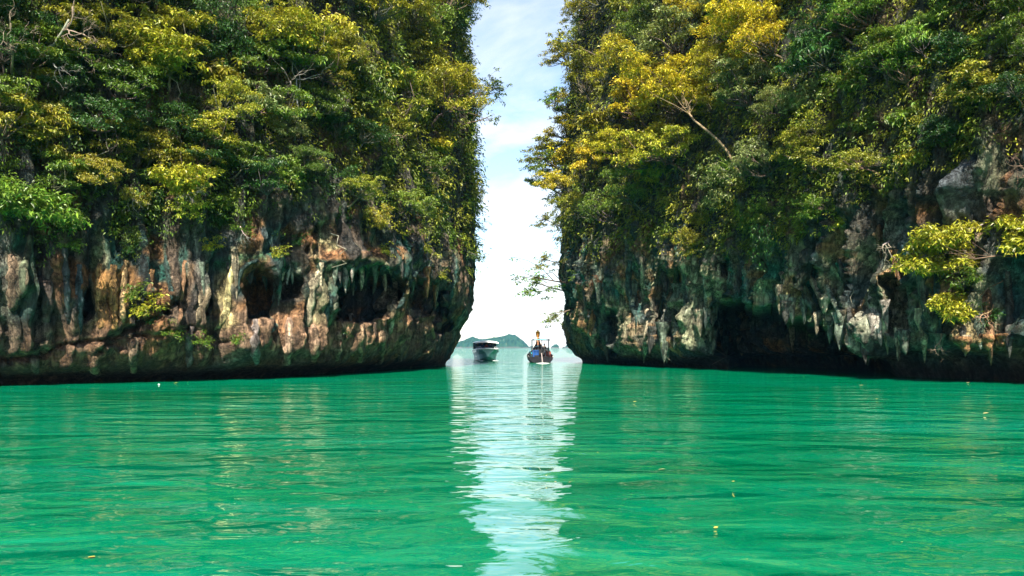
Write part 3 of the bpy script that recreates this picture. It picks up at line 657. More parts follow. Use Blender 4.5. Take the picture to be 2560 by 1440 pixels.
TREES = [proto_tree(11), proto_tree(12, 2.2, .45, 2.0, 1.5, 18, 11, .58), proto_tree(13, 1.6, .9, 2.9, 1.0, 16, 11, .55),
         proto_tree(14, 2.0, .6, 2.3, 1.4, 17, 13, .6, (0.15, 0.055), 26), proto_tree(15, 1.8, .7, 2.2, 1.3, 9, 12, .85, (0.38, 0.13), 13, (-1.2, .4)),
         proto_tree(16, 2.3, .38, 1.7, 1.7, 18, 11, .58, (0.22, 0.08), 19), proto_tree(17, 1.5, .75, 2.6, .9, 9, 12, .62, (0.30, 0.12), 14), proto_tree(18, 2.0, .55, 2.0, 1.5, 15, 12, .7, (0.19, 0.07), 20)]
REACH = [proto_reach(31), proto_reach(32, 4.6, 7, (0.28, .12), 12, 1.4), proto_reach(33, 3.4, 5, (.26, .10), 11, -.3, .8), proto_reach(34, 4.2, 4, (.26, .11), 8, .3, .5, .35)]
BUSH = [proto_bush(41), proto_bush(42, 1.35, 9), proto_bush(43, .95, 6, 12, (.34, .12), 12), proto_bush(44, 1.2, 8, 14, (.17, .06), 20)]
CREEP = [proto_creeper(51), proto_creeper(52, 9, 2.2, .8), proto_creeper(53, 14, 3.6, 1.4)]
SPIKY = [proto_spiky(61)]
FERN = [proto_fern(71), proto_fern(72)]
BARE = [proto_bare(81, 5.0, 5, .45, .75, .075), proto_bare(82, 4.0, 5, .35, .7, .065), proto_bare(83, 5.5, 3, .95, .5, .085, True), proto_bare(84, 3.4, 4, .1, .6, .06)]
for P_ in TREES + REACH + BUSH + CREEP + SPIKY + FERN:
    P_[0].materials.append(LEAF); P_[1].materials.append(BARK)
for P_ in BARE:
    P_[0].materials.append(BARK); P_[1].materials.append(BARK)

# leaf colours, named as one would name them
DARK, MID, YG, GOLD, GREY, BRIGHT, OLIVE = "dark green", "mid green", "yellow-green", "golden", "grey-green", "bright green", "olive"
TINT = {DARK: (0.032, 0.082, 0.014), MID: (0.110, 0.168, 0.017), YG: (0.320, 0.315, 0.024), GOLD: (0.480, 0.405, 0.024),
        GREY: (0.180, 0.220, 0.065), BRIGHT: (0.125, 0.210, 0.022), OLIVE: (0.235, 0.232, 0.021)}
SPOTS = [  # (u, v, radius, colour) areas of one dominant leaf colour
    (410, 170, 75, YG), (700, 100, 85, YG), (830, 40, 85, YG), (960, 40, 90, YG), (1080, 60, 80, OLIVE), (90, 350, 120, OLIVE), (330, 370, 100, OLIVE), (500, 300, 70, YG), (450, 460, 60, YG), (715, 340, 60, BRIGHT),
    (930, 410, 60, YG), (1040, 380, 90, OLIVE), (1130, 500, 60, OLIVE), (1120, 330, 60, OLIVE), (1060, 240, 70, YG), (80, 530, 100, BRIGHT), (20, 200, 60, YG), (570, 140, 70, OLIVE), (900, 210, 60, MID), (640, 270, 60, GREY),
    (840, 300, 60, DARK), (680, 240, 60, YG), (250, 60, 120, OLIVE), (600, 460, 90, MID), (800, 460, 80, MID), (700, 560, 80, DARK), (560, 120, 40, MID), (1000, 140, 60, OLIVE), (1010, 500, 70, MID),
    (1690, 220, 130, GOLD), (1780, 250, 70, YG), (1480, 250, 80, OLIVE), (1440, 190, 60, OLIVE), (1500, 370, 85, GOLD), (1580, 430, 80, GOLD), (1650, 330, 80, YG), (1720, 400, 80, YG), (1880, 70, 120, GOLD), (1990, 130, 70, GOLD), (1700, 70, 80, GREY),
    (1550, 40, 80, OLIVE), (1640, 130, 70, MID), (1840, 300, 90, GREY), (1960, 250, 110, GREY), (1900, 460, 80, GREY), (2060, 320, 80, OLIVE), (2130, 440, 80, OLIVE), (2250, 460, 90, YG), (2200, 380, 80, BRIGHT), (1660, 520, 80, OLIVE),
    (1800, 560, 80, OLIVE), (1950, 560, 80, BRIGHT), (1560, 560, 80, MID), (1450, 520, 70, OLIVE), (2320, 60, 110, BRIGHT), (2280, 220, 80, BRIGHT), (2120, 100, 90, DARK), (2440, 60, 90, DARK), (2510, 90, 80, MID), (2200, 170, 90, MID), (2540, 600, 60, YG), (2340, 620, 80, YG)]
def leaf_kind(u, v, rng):
    best, bw = None, .40 if u < 1280 else .24
    for (a, b, r_, c) in SPOTS:
        q = math.exp(-((u - a) ** 2 + (v - b) ** 2) / (r_ * r_)) * rng.uniform(.7, 1.1)
        if q > bw: best, bw = c, q
    if best: return best
    if u < 1280: return rng.choice([DARK, DARK, DARK, MID, OLIVE] if u < 600 else [DARK, MID, MID, OLIVE, OLIVE])
    return rng.choice([OLIVE, GREY, YG, OLIVE, MID] if u < 2000 else [DARK, MID, MID, OLIVE])

REG = []     # every plant: (object, kind word, colour word, adjective, crown position in view)
def plant(name, proto, C, u, v, sc, col, adj="", yaw=0.0, tilt=0.0, bark=(0.11, 0.09, 0.065), sink=0.0, label=None, cat=None, group=None, rng=random, parts=("crown", "trunk"), dirn=None):
    p, n, _ = on_cliff(C, u, v)
    if sink < 0: p = stand_off(C, u, v, -sink)[2]; sink = 0
    if dirn is not None: n = Vector((dirn[0], dirn[1], 0)).normalized()
    o = empty(name, p - n * sink)
    o.rotation_euler = (tilt, 0, math.atan2(n.y, n.x) - math.pi / 2 + yaw); o.scale = (sc * rng.uniform(.92, 1.08), sc, sc * rng.uniform(.9, 1.1))
    t = TINT[col] if isinstance(col, str) else col; k = rng.uniform(.8, 1.2)
    a = link(parts[0], proto[0], None, o); a.color = (t[0] * k * rng.uniform(.9, 1.1), t[1] * k, t[2] * k, 1)
    b = link(parts[1], proto[1], None, o); b.color = (*[q * rng.uniform(.85, 1.2) for q in bark], 1)
    if label: tag(o, label, cat, group)
    else: REG.append((o, name, col, adj, u, v - sc * (95 if 'tree' in name else 20) * 47 / max(20, p.y), C['side']))
    return o

# ------------------------------------------------------------------ scattered growth
def scatter(C, u0, u1, step, seed):
    rng = random.Random(seed); j = 0; v = -40.0
    while v < 720:
        u = u0 + (step * .5 if j % 2 else 0)
        while u < u1:
            uu, vv = u + rng.uniform(-.38, .38) * step, v + rng.uniform(-.38, .38) * step
            lim = float(np.interp(uu, *C['veg'])) + rng.uniform(-45, 20)
            if C is CL and uu > (1098 if 270 < vv < 540 else 1128) or C is CR and uu < 1408 and vv > 380: lim = -999
            if C is CL and vv < 300 and uu > 1175 - .22 * (300 - max(vv, 0)) or C is CR and vv < 260 and uu < 1410 + .28 * (260 - max(vv, 0)): lim = -999
            if vv < lim:
                near = vv > lim - 110
                D = on_cliff(C, uu, vv)[0].y; s0 = max(.62, min(1.25, D / 58))
                q = rng.random(); col = leaf_kind(uu, vv - (60 if not near else 10), rng)
                if near:
                    if q < .20: plant("creeper", rng.choice(CREEP), C, uu, vv - 20, s0 * rng.uniform(.7, 1.05), DARK if rng.random() < .5 else MID, "hanging", rng.uniform(-.3, .3), rng=rng, parts=("foliage", "stem"))
                    elif q < .55: plant("bush", rng.choice(BUSH), C, uu, vv - 12, s0 * rng.uniform(.7, 1.0), col, rng.choice(["dense", "loose", "ragged"]), rng.uniform(-.5, .5), rng.uniform(-.5, .1), rng=rng, sink=-.35, parts=("foliage", "stem"))
                    else: plant("tree", rng.choice(TREES), C, uu, vv - 20, s0 * rng.uniform(.65, .95), col, "small", rng.uniform(-.5, .5), rng.uniform(-.5, -.1), rng=rng, sink=-.3)
                else:
                    if q < .60:
                        k = rng.randrange(len(TREES)); sc = s0 * rng.uniform(.7, 1.15)
                        plant("tree", TREES[k], C, uu, vv, sc, col, ["round", "spreading", "tall", "feathery", "large-leaved", "flat-topped", "slender", "fine-leaved"][k], rng.uniform(-.6, .6), rng.uniform(-.3, .05), rng=rng)
                    elif q < .95: plant("bush", rng.choice(BUSH), C, uu, vv, s0 * rng.uniform(.85, 1.35), col, rng.choice(["dense", "loose", "ragged"]), rng.uniform(-.5, .5), rng.uniform(-.4, .1), rng=rng, parts=("foliage", "stem"))
                    else: plant("spiky_plant", SPIKY[0], C, uu, vv, s0 * rng.uniform(.8, 1.2), BRIGHT, "strap-leaved", rng=rng, parts=("foliage", "stem"))
            u += step
        v += step * .80; j += 1
scatter(CL, -50, 1175, 88, 1)
scatter(CR, 1400, 2620, 90, 2)

# low plants clinging to the bare rock
rg = random.Random(9)
for (u, v, s, c) in [(360, 765, 1.25, YG), (335, 725, .9, MID), (425, 830, .8, BRIGHT), (500, 850, .7, BRIGHT), (590, 845, .6, BRIGHT), (525, 610, .9, YG), (600, 570, .9, MID), (690, 630, .8, YG), (955, 625, .7, YG), (1060, 620, .8, OLIVE), (1100, 690, .7, OLIVE), (860, 830, .5, DARK),
                     (380, 800, .6, DARK), (170, 610, .8, MID), (330, 620, .8, DARK), (740, 600, .7, DARK)]:
    plant("rock_plant", rg.choice(FERN), CL, u, v, s, c, "small", rng=rg, parts=("foliage", "stem"))
for (u, v, s, c) in [(1570, 640, 1.0, YG), (1445, 690, .9, BRIGHT), (1500, 700, 1.0, (0.16, 0.06, 0.03)), (2100, 560, .8, YG), (2390, 740, 1.0, BRIGHT), (2460, 730, 1.3, MID), (2430, 690, 1.1, MID), (2480, 790, 1.0, DARK), (1960, 650, 1.0, BRIGHT), (1930, 690, 1.0, MID), (2420, 400, .8, MID), (2290, 390, .8, BRIGHT), (2380, 350, .7, BRIGHT)]:
    if isinstance(c, str): plant("rock_plant", rg.choice(FERN), CR, u, v, s, c, "small", rng=rg, parts=("foliage", "stem"))
    else: plant("rock_plant", rg.choice(FERN), CR, u, v, s, c, label="dry reddish brown plant clinging to the dark rock right of the channel", cat="plant", group="low plants on bare rock", rng=rg, parts=("foliage", "stem"))

# ------------------------------------------------------------------ particular trees of the view
GE = "trees leaning out over the channel"
for (u, v, k, s, c, dz, lab) in [
    (1140, 265, 1, 1.0, MID, .1, "leafy tree reaching furthest over the channel from the left cliff"),
    (1150, 300, 3, 1.0, MID, 0, "sparse twiggy branch just below the longest limb of the left cliff"),
    (1165, 395, 2, .55, BRIGHT, 0, "small sprig sticking out of the left cliff edge halfway up"),
    (1170, 460, 3, .45, MID, 0, "tiny two-leaf sprig on the left cliff edge above its bare rock"),
    (1112, 40, 0, .8, MID, 0, "tree at the very top of the left cliff edge, tips against the sky"),
    (1135, 170, 2, .6, MID, .2, "bushy dark tree high on the left cliff edge against the sky"),
    (1165, 620, 2, .55, DARK, -.4, "dark shrub hanging from the left cliff edge beside the pale rock"),
    (1168, 560, 3, .55, DARK, -.3, "thin trailing shrub on the left cliff edge under the golden tree")]:
    plant("leaning_tree", REACH[k], CL, u, v, s, c, label=lab, cat="tree", group=GE, tilt=dz, dirn=(.97, -.25), rng=rg)
for (u, v, k, s, c, dz, lab) in [
    (1500, 140, 1, 1.1, OLIVE, 0, "tree with long brown limbs reaching left high on the right cliff"),
    (1490, 60, 0, .75, MID, .1, "dark leafy tree at the top left corner of the right cliff"),
    (1440, 250, 0, 1.0, BRIGHT, 0, "airy green tree at the edge below the long brown limbs"),
    (1430, 425, 0, 1.25, MID, .1, "dark leafy tree jutting furthest left from the right cliff halfway up"),
    (1430, 470, 2, 1.1, MID, -.1, "drooping dark branch under the jutting tree of the right cliff"),
    (1415, 560, 0, 1.0, OLIVE, 0, "olive tree leaning out of the right cliff above its bare rock"),
    (1415, 715, 0, 1.35, BRIGHT, -.12, "open branch with separate leaf tufts hanging over the longtail boat"),
    (1412, 700, 3, 1.55, BRIGHT, .05, "leafy branch stretching low over the channel from the right cliff"),
    (1428, 760, 2, 1.15, MID, -.28, "lowest green branch of the right cliff, drooping beside the longtail boat"),
    (1420, 650, 0, 1.0, OLIVE, -.2, "olive branch hanging at the edge over the dark rock nose")]:
    plant("leaning_tree", REACH[k], CR, u, v, s, c, label=lab, cat="tree", group=GE, tilt=dz, dirn=(-.97, -.25), rng=rg)
for (u, v, k, s, c, lab) in [(1412, 400, 1, 1.35, OLIVE, "broad dark crown bulging over the channel halfway up the right cliff"), (1408, 455, 5, 1.2, MID, "flat leafy crown under the bulging one at the channel edge"), (1428, 330, 0, 1.0, GOLD, "golden crown at the channel edge below the bare twigs")]:
    plant("leaning_tree", TREES[k], CR, u, v + 40, s, c, label=lab, cat="tree", group=GE, dirn=(-.97, -.25), rng=rg)
WOOD, PINK = (0.27, 0.25, 0.22), (0.28, 0.19, 0.14)
GB = "bare branches among the green growth"
for (C, u, v, k, s, c, dz, yaw, lab) in [
    (CL, 140, 110, 0, 1.0, (.27, .22, .17), 0, .4, "large bare forked tree in the top left corner"), (CL, 30, 150, 1, .8, (.28, .23, .17), .2, -.3, "bare grey branches at the left edge under the forked tree"),
    (CL, 160, 175, 3, .7, WOOD, -.5, 0, "pale drooping dead limbs under the forked bare tree"), (CL, 790, 345, 2, .72, WOOD, -.05, .3, "tall straight dead snag with stubby side twigs on the left cliff"),
    (CL, 690, 260, 1, .55, WOOD, -.6, 0, "bleached twigs left of the dead snag"), (CL, 350, 500, 3, .6, WOOD, -.7, .3, "grey roots and twigs dangling low on the left cliff"), (CL, 470, 500, 1, .5, WOOD, -.9, 0, "tangle of dry twigs below the yellow hanging tree"),
    (CL, 1010, 330, 3, .7, (.25, .18, .12), -.2, .6, "curved brown twig bundle on the left cliff near its edge"), (CL, 620, 590, 3, .5, WOOD, -.9, 0, "fine dry twigs hanging over the green rock streaks"),
    (CR, 2575, 440, 1, .75, PINK, .1, .9, "pinkish bare branches at the right edge of the picture"), (CR, 1410, 340, 3, .9, (.16, .14, .12), 0, .3, "leafless dark twigs against the sky on the right cliff"),
    (CR, 1425, 622, 3, 1.5, (.12, .09, .07), .0, .5, "crooked dark bare branch pointing at the sky over the channel"), (CR, 1700, 610, 3, .9, (.42, .30, .18), -.1, .7, "pale broken limb above the dripstone curtains"),
    (CR, 2440, 780, 3, .7, (.35, .22, .14), -.6, 0, "thin reddish twigs below the yellow branch at the right"), (CR, 2200, 600, 3, .9, (.30, .25, .19), -.7, .4, "grey hanging roots above the pale curtain rock"), (CR, 2330, 860, 3, .6, PINK, -.9, .2, "pink roots drooping over the low right rock lip"),
    (CR, 2400, 560, 3, .8, (.30, .22, .16), -.6, -.3, "looping bare stems beside the grey bare rock at the right")]:
    plant("bare_tree", BARE[k], C, u, v, s, c, bark=c, label=lab, cat="bare tree", group=GB, tilt=dz, yaw=yaw, dirn=((.97, -.25) if u == 1175 else (-.97, -.2)) if u in (1410, 1420, 1425) else None, rng=rg, parts=("branches", "trunk"), sink=0.0 if u in (1410, 1420, 1425) else -2.1 if u < 200 else -1.4)

def special_tree(C, root, via, crown, col, bark, label, seed, cr, r0, plates=14, pp=.78, vs=.45):
    """tree whose long visible trunk climbs across the slope: root, bends and crown given as spots of the cliff with a stand-off"""
    r = np.random.RandomState(seed); pr, n, _ = on_cliff(C, *root); o = empty("leaning_tree", pr)
    pts = [Vector((0, 0, 0)) - n * .3]
    for (u, v, off) in via:
        pts.append(stand_off(C, u, v, off)[2] - pr)
    cc = stand_off(C, *crown)[2] - pr
    tb = MB(); path = []
    for a, b in zip(pts[:-1], pts[1:]): path += bend(a, b, r, 4, .04)[:-1]
    path.append(pts[-1]); m = len(path); tb.tube(path, [r0 * (1 - .6 * i / (m - 1)) for i in range(m)], 7)
    lv = Leaves(seed + 5); fork = path[-1]
    for i in range(plates):
        a = 2.4 * i + r.normal() * .3; k = math.sqrt((i + .5) / plates)
        c = cc + Vector((cr * k * math.cos(a), cr * .6 * k * math.sin(a), cr * vs * r.uniform(-1, 1)))
        st = path[r.randint(m - 3, m)]
        if i % 2 == 0: tb.tube(bend(st, c, r, 5, .09), [r0 * .17, r0 * .15, r0 * .12, r0 * .09, r0 * .06, r0 * .04], 4)
        for j in range(14):
            t = r.uniform(0, 6.28); q2 = math.sqrt(r.rand())
            lv.cluster(c + Vector((pp * q2 * math.cos(t), pp * q2 * math.sin(t), .35 * math.sqrt(1 - q2 * q2) + r.normal() * .1)), 18, .24, .085, .14)
    me = lv.mesh("crown"); a = link("crown", me, LEAF, o); a.color = (*TINT[col], 1)
    b = tb.build("trunk", BARK, o, True); b.color = (*bark, 1)
    tag(o, label, "tree", GE); return o
special_tree(CR, (1880, 490), [(1850, 430, .8), (1790, 350, 2.0), (1725, 275, 2.8)], (1668, 215, 2.9), GOLD, (.26, .19, .11), "golden tree on a long bare slanting trunk, largest of right cliff", 301, 3.6, .15, 30)
special_tree(CR, (1925, 200), [(1905, 150, .8), (1890, 100, 1.6)], (1890, 60, 1.8), GOLD, (.33, .22, .14), "orange-gold tree at the top of the right cliff", 302, 3.2, .10, 24)
special_tree(CR, (2590, 640), [(2520, 640, 1.0), (2440, 655, 1.8)], (2340, 632, 2.0), YG, (.14, .09, .06), "yellow-green tree stretching left low above the right cave rocks", 303, 1.6, .06, 24, .5, .62)
special_tree(CR, (2500, 690), [(2460, 730, .7), (2410, 775, 1.4)], (2375, 775, 1.5), YG, (.16, .10, .06), "small yellow branch sagging in front of the right rock face", 304, .75, .03, 9, .38, .6)
special_tree(CR, (2620, 600), [(2590, 600, 1.0)], (2565, 595, 1.6), YG, (.14, .09, .06), "pale yellow tree cut by the right edge of the picture", 305, 1.4, .06, 16, .5, .8)
special_tree(CL, (430, 230), [(420, 200, .8), (412, 180, 1.4)], (405, 160, 1.6), YG, (.20, .16, .10), "bright yellow-green domed tree standing out on the upper left cliff", 306, 1.5, .07, 12)
special_tree(CL, (720, 170), [(705, 140, .8)], (695, 100, 1.4), YG, (.20, .16, .10), "yellow tree above the dead snag on the left cliff", 307, 1.8, .07, 12)
special_tree(CL, (450, 400), [(455, 440, 1.0), (455, 460, 1.5)], (455, 465, 1.7), YG, (.20, .16, .10), "yellow tree hanging low above the middle of the left rock wall", 308, 1.0, .05, 8)
special_tree(CL, (40, 480), [(60, 500, .8)], (80, 530, 1.7), BRIGHT, (.16, .12, .08), "bright green tree at the far left edge just above bare rock", 309, 1.7, .06, 13)

# hanging vines
GV = "thin vines hanging down the cliffs"
def vine(C, u, v, lpx, label, col=(.20, .16, .10), seed=0):
    r = np.random.RandomState(seed); p, n, _ = on_cliff(C, u, v); sc = p.y / F; tb = MB(); l = lpx * sc
    pts = [Vector((0, 0, .2)) - n * .2]
    for i in range(1, 9): pts.append(n * .7 + Vector((r.normal() * .10 * i ** .6, r.normal() * .07, .2 - l * i / 8)))
    tb.tube(pts, [.035, .03, .028, .026, .024, .022, .02, .017, .012], 4)
    o = tb.build("hanging_vine", BARK); o.location = p; o.color = (*col, 1); tag(o, label, "vine", GV)
for i, (C, u, v, l, lab) in enumerate([(CL, 255, 330, 130, "thin vine on the left cliff under the olive crowns"), (CL, 830, 590, 90, "vine hanging above the widest cave of the left cliff"), (CL, 425, 170, 110, "pale stem below the domed yellow-green tree"),
        (CR, 1812, 760, 160, "long pale vine dangling in front of the dark right cave"), (CR, 2300, 290, 130, "straight thin vine on the upper right cliff"), (CR, 1690, 800, 110, "vine hanging between the dripstone columns"), (CR, 2155, 640, 130, "curling vine left of the pale curtain rock")]):
    vine(C, u, v, l, lab, (.30, .27, .20), 400 + i)

# ------------------------------------------------------------------ undergrowth carpets (nobody could count it)
def undergrowth(C, n, seed, label):
    r = np.random.RandomState(seed)
    U, V, z2 = C['U'], C['V'], C['z2']
    lim = np.interp(U, *C['veg']) + 45 * fbm(U / 70, V / 70, 6.0, 3)
    dens = sstep(20, -60, V - lim) * (0.55 + 0.45 * sstep(-.25, .2, fbm(U / 90, V / 60, 9.0, 3)))
    dens = np.maximum(dens, 0.12 * sstep(150, 40, V - lim) * sstep(0.35, .6, fbm(U / 40, V / 50, 3.0, 3)))
    P = C['P']; a = np.linalg.norm(np.gradient(P, axis=0), axis=-1) * np.linalg.norm(np.gradient(P, axis=1), axis=-1)
    vis = (V > -260) & (U > -250) & (U < 2820)
    wgt = dens * np.minimum(a, .3) / np.maximum(P[..., 1], 20) ** 2 * 2000 * vis * (1 - .9 * C['hollow']); wgt = wgt.ravel() / wgt.sum()
    ids = r.choice(len(wgt), n, p=wgt)
    pts = P.reshape(-1, 3)[ids] + C['N'].reshape(-1, 3)[ids] * r.uniform(.05, .6, n)[:, None]
    hn = np.repeat(C['hn'][:, None, :], P.shape[1], 1).reshape(-1, 2)[ids]
    lv = Leaves(seed + 1); per = 13; tint = np.empty((n, per * 4, 4), np.float32); tint[..., 3] = 1
    uu, vv = U.ravel()[ids], V.ravel()[ids]; tn = fbm(uu / 60, vv / 60, 2.2, 3)
    for i in range(n):
        D = pts[i][1]; ln = .23 * max(.8, min(1.5, D / 52))
        lv.cluster(pts[i], per, ln, ln * .38, .22 * ln / .23, -1.2, .4, az=math.atan2(hn[i][1], hn[i][0]) if i % 3 else None)
        k = min(1, max(0, .5 + tn[i])); c0, c1 = np.array(TINT[DARK if uu[i] < 900 else MID]), np.array(TINT[OLIVE if uu[i] > 700 else MID])
        tint[i, :, :3] = (c0 * (1 - k) + c1 * k) * r.uniform(.7, 1.25)
    v, f = lv.arrays(); me = mesh_np("undergrowth", v, f)
    at = me.attributes.new("tint", 'FLOAT_COLOR', 'POINT'); at.data.foreach_set("color", tint.ravel())
    o = link("undergrowth", me, UNDER); tag(o, label, "undergrowth", None, "stuff")
undergrowth(CL, 8500, 501, "dense leafy undergrowth clinging to the left cliff")
undergrowth(CR, 8500, 502, "dense leafy undergrowth clinging to the right cliff")

# ------------------------------------------------------------------ labels of the scattered growth
ORD = ["leftmost", "second from left", "third from left", "fourth from left", "fifth from left", "sixth from left", "seventh from left", "eighth from left"]
NUM = ["", "one", "two", "three", "four", "five", "six", "seven", "eight", "nine", "ten"]
def label_growth():
    cells = {}
    for (o, name, col, adj, u, v, side) in REG:
        if side == 'L':
            where = "far left" if u < 260 else "left middle" if u < 560 else "centre" if u < 820 else "right part" if u < 1040 else "channel edge"
        else:
            where = "channel edge" if u < 1560 else "left middle" if u < 1800 else "centre" if u < 2060 else "right middle" if u < 2320 else "far right"
        lim = float(np.interp(u, *(VEG_L if side == 'L' else VEG_R)))
        row = "top" if v < 90 else "upper" if v < 240 else "middle" if v < 400 else "lower" if v < lim + 20 else "bare"
        noun = {"tree": "tree", "bush": "bush", "creeper": "creeper", "spiky_plant": "spiky plant", "rock_plant": "plant"}[name]
        cl = "left cliff" if side == 'L' else "right cliff"
        place = {"top": f"at top of {cl}", "upper": f"on upper {cl}", "middle": f"halfway up {cl}", "lower": f"low on {cl}", "bare": f"on bare rock of {cl}"}[row]
        base = f"{adj} {col} {noun} {place}, {where}"
        cells.setdefault(base, []).append((u, o, name, noun, cl))
    for base, m in cells.items():
        base = base.replace('far left', 'far left').replace('  ', ' ')
        m.sort(key=lambda q: q[0])
        for i, (u, o, name, noun, cl) in enumerate(m):
            n = len(m)
            lab = base if n == 1 else base + (", rightmost of " + NUM[min(n, 10)] if i == n - 1 else f", {ORD[min(i, 7)]} of {NUM[min(n, 10)]}")
            plural = {"tree": "trees", "bush": "bushes", "creeper": "hanging creepers", "spiky plant": "spiky plants", "plant": "low plants on bare rock"}[noun]
            tag(o, lab, noun, f"{plural} of the {cl}")
label_growth()

# ------------------------------------------------------------------ far islands
def island_material():
    m, t, o = mat("island_forest")
    a = N(t, "ShaderNodeAttribute"); a.attribute_name = "tint"; b = N(t, "ShaderNodeBsdfPrincipled"); b.inputs["Roughness"].default_value = .9
    b.inputs["Specular IOR Level"].default_value = .1; L(t, a.outputs["Color"], b.inputs["Base Color"]); L(t, b.outputs[0], o.inputs[0]); return m
ISL = island_material()
def island(D, prof, depth, label, seed):
    us, vs = zip(*prof); nx, ny = 150, 40
    x = (np.linspace(us[0], us[-1], nx) - CX) / F * D; yy = np.linspace(-1, 1, ny)
    H = (HY - np.interp(np.linspace(us[0], us[-1], nx), us, vs)) / F * D
    X, Y = np.meshgrid(x, yy, indexing='ij'); hh = H[:, None] * np.maximum(0, 1 - np.abs(Y) ** 2.6) ** .8
    k = np.minimum(1, hh / 4)
    sc = D / 1400
    hh = hh + k * sc * (2.2 * fbm(X / 7 / sc + seed, Y * 6, 1.0, 3) * .6 + 1.0 * fbm(X / 2.5 / sc, Y * 18, 3.0, 2))
    Pp = np.stack([X + k * 1.0 * fbm(X / 4, Y * 9, 8.0, 2), D + Y * depth / 2, hh - .4], -1)
    idx = np.arange(nx * ny).reshape(nx, ny); q = np.stack([idx[:-1, :-1], idx[1:, :-1], idx[1:, 1:], idx[:-1, 1:]], -1).reshape(-1, 4)
    me = mesh_np("island", Pp.reshape(-1, 3), q, smooth=False)
    n = fbm(X / 6, Y * 8, 5.0, 3)[..., None]
    c = np.array((.020, .046, .024)) * (1 + .7 * n) ; c = np.where(n > .75, np.array((.09, .10, .07)), c)
    c = np.where((hh < 2.0 * sc)[..., None], np.array((.09, .085, .075)), c)
    at = me.attributes.new("tint", 'FLOAT_COLOR', 'POINT'); at.data.foreach_set("color", np.concatenate([np.clip(c, 0, 1), np.ones(c.shape[:2] + (1,))], -1).astype(np.float32).ravel())
    o = link("island", me, ISL); tag(o, label, None, None, "structure")
island(2100, [(1134, 869), (1137, 862), (1150, 853), (1165, 847), (1176, 842), (1182, 840), (1188, 843), (1196, 846), (1206, 847), (1220, 845), (1240, 842), (1256, 840), (1266, 836), (1273, 834), (1280, 836), (1286, 835), (1296, 842), (1308, 851), (1317, 860), (1322, 866), (1334, 863), (1345, 866), (1352, 869)], 130, "long forested island with two humps on the horizon behind the boats", 1)
island(2150, [(1377, 869), (1379, 865), (1385, 861), (1391, 860), (1396, 863), (1398, 869)], 20, "small dome islet on the horizon right of the longtail boat", 2)
island(2120, [(1405, 869), (1408, 866), (1414, 865), (1418, 860), (1428, 857), (1436, 860), (1446, 866), (1470, 869)], 45, "flat forested islet half hidden behind the right cliff", 3)
island(2420, [(1060, 869), (1090, 850), (1110, 842), (1128, 848), (1136, 853), (1150, 861), (1180, 869)], 90, "faint hazy island on the horizon behind the left cliff", 4)

# haze: one closed box of even, pale air around everything
hb = MB(); hb.box((0, 1150, 28.5), (5400, 2900, 60))
hm, t_, o_ = mat("haze")
vol = N(t_, "ShaderNodeVolumePrincipled"); vol.inputs["Color"].default_value = (.10, .52, .90, 1); vol.inputs["Density"].default_value = 0.00008
vol.inputs["Anisotropy"].default_value = 0.0
L(t_, vol.outputs[0], o_.inputs["Volume"])
haze = hb.build("haze", hm); tag(haze, "pale blue sea haze over the whole bay", None, None, "stuff")

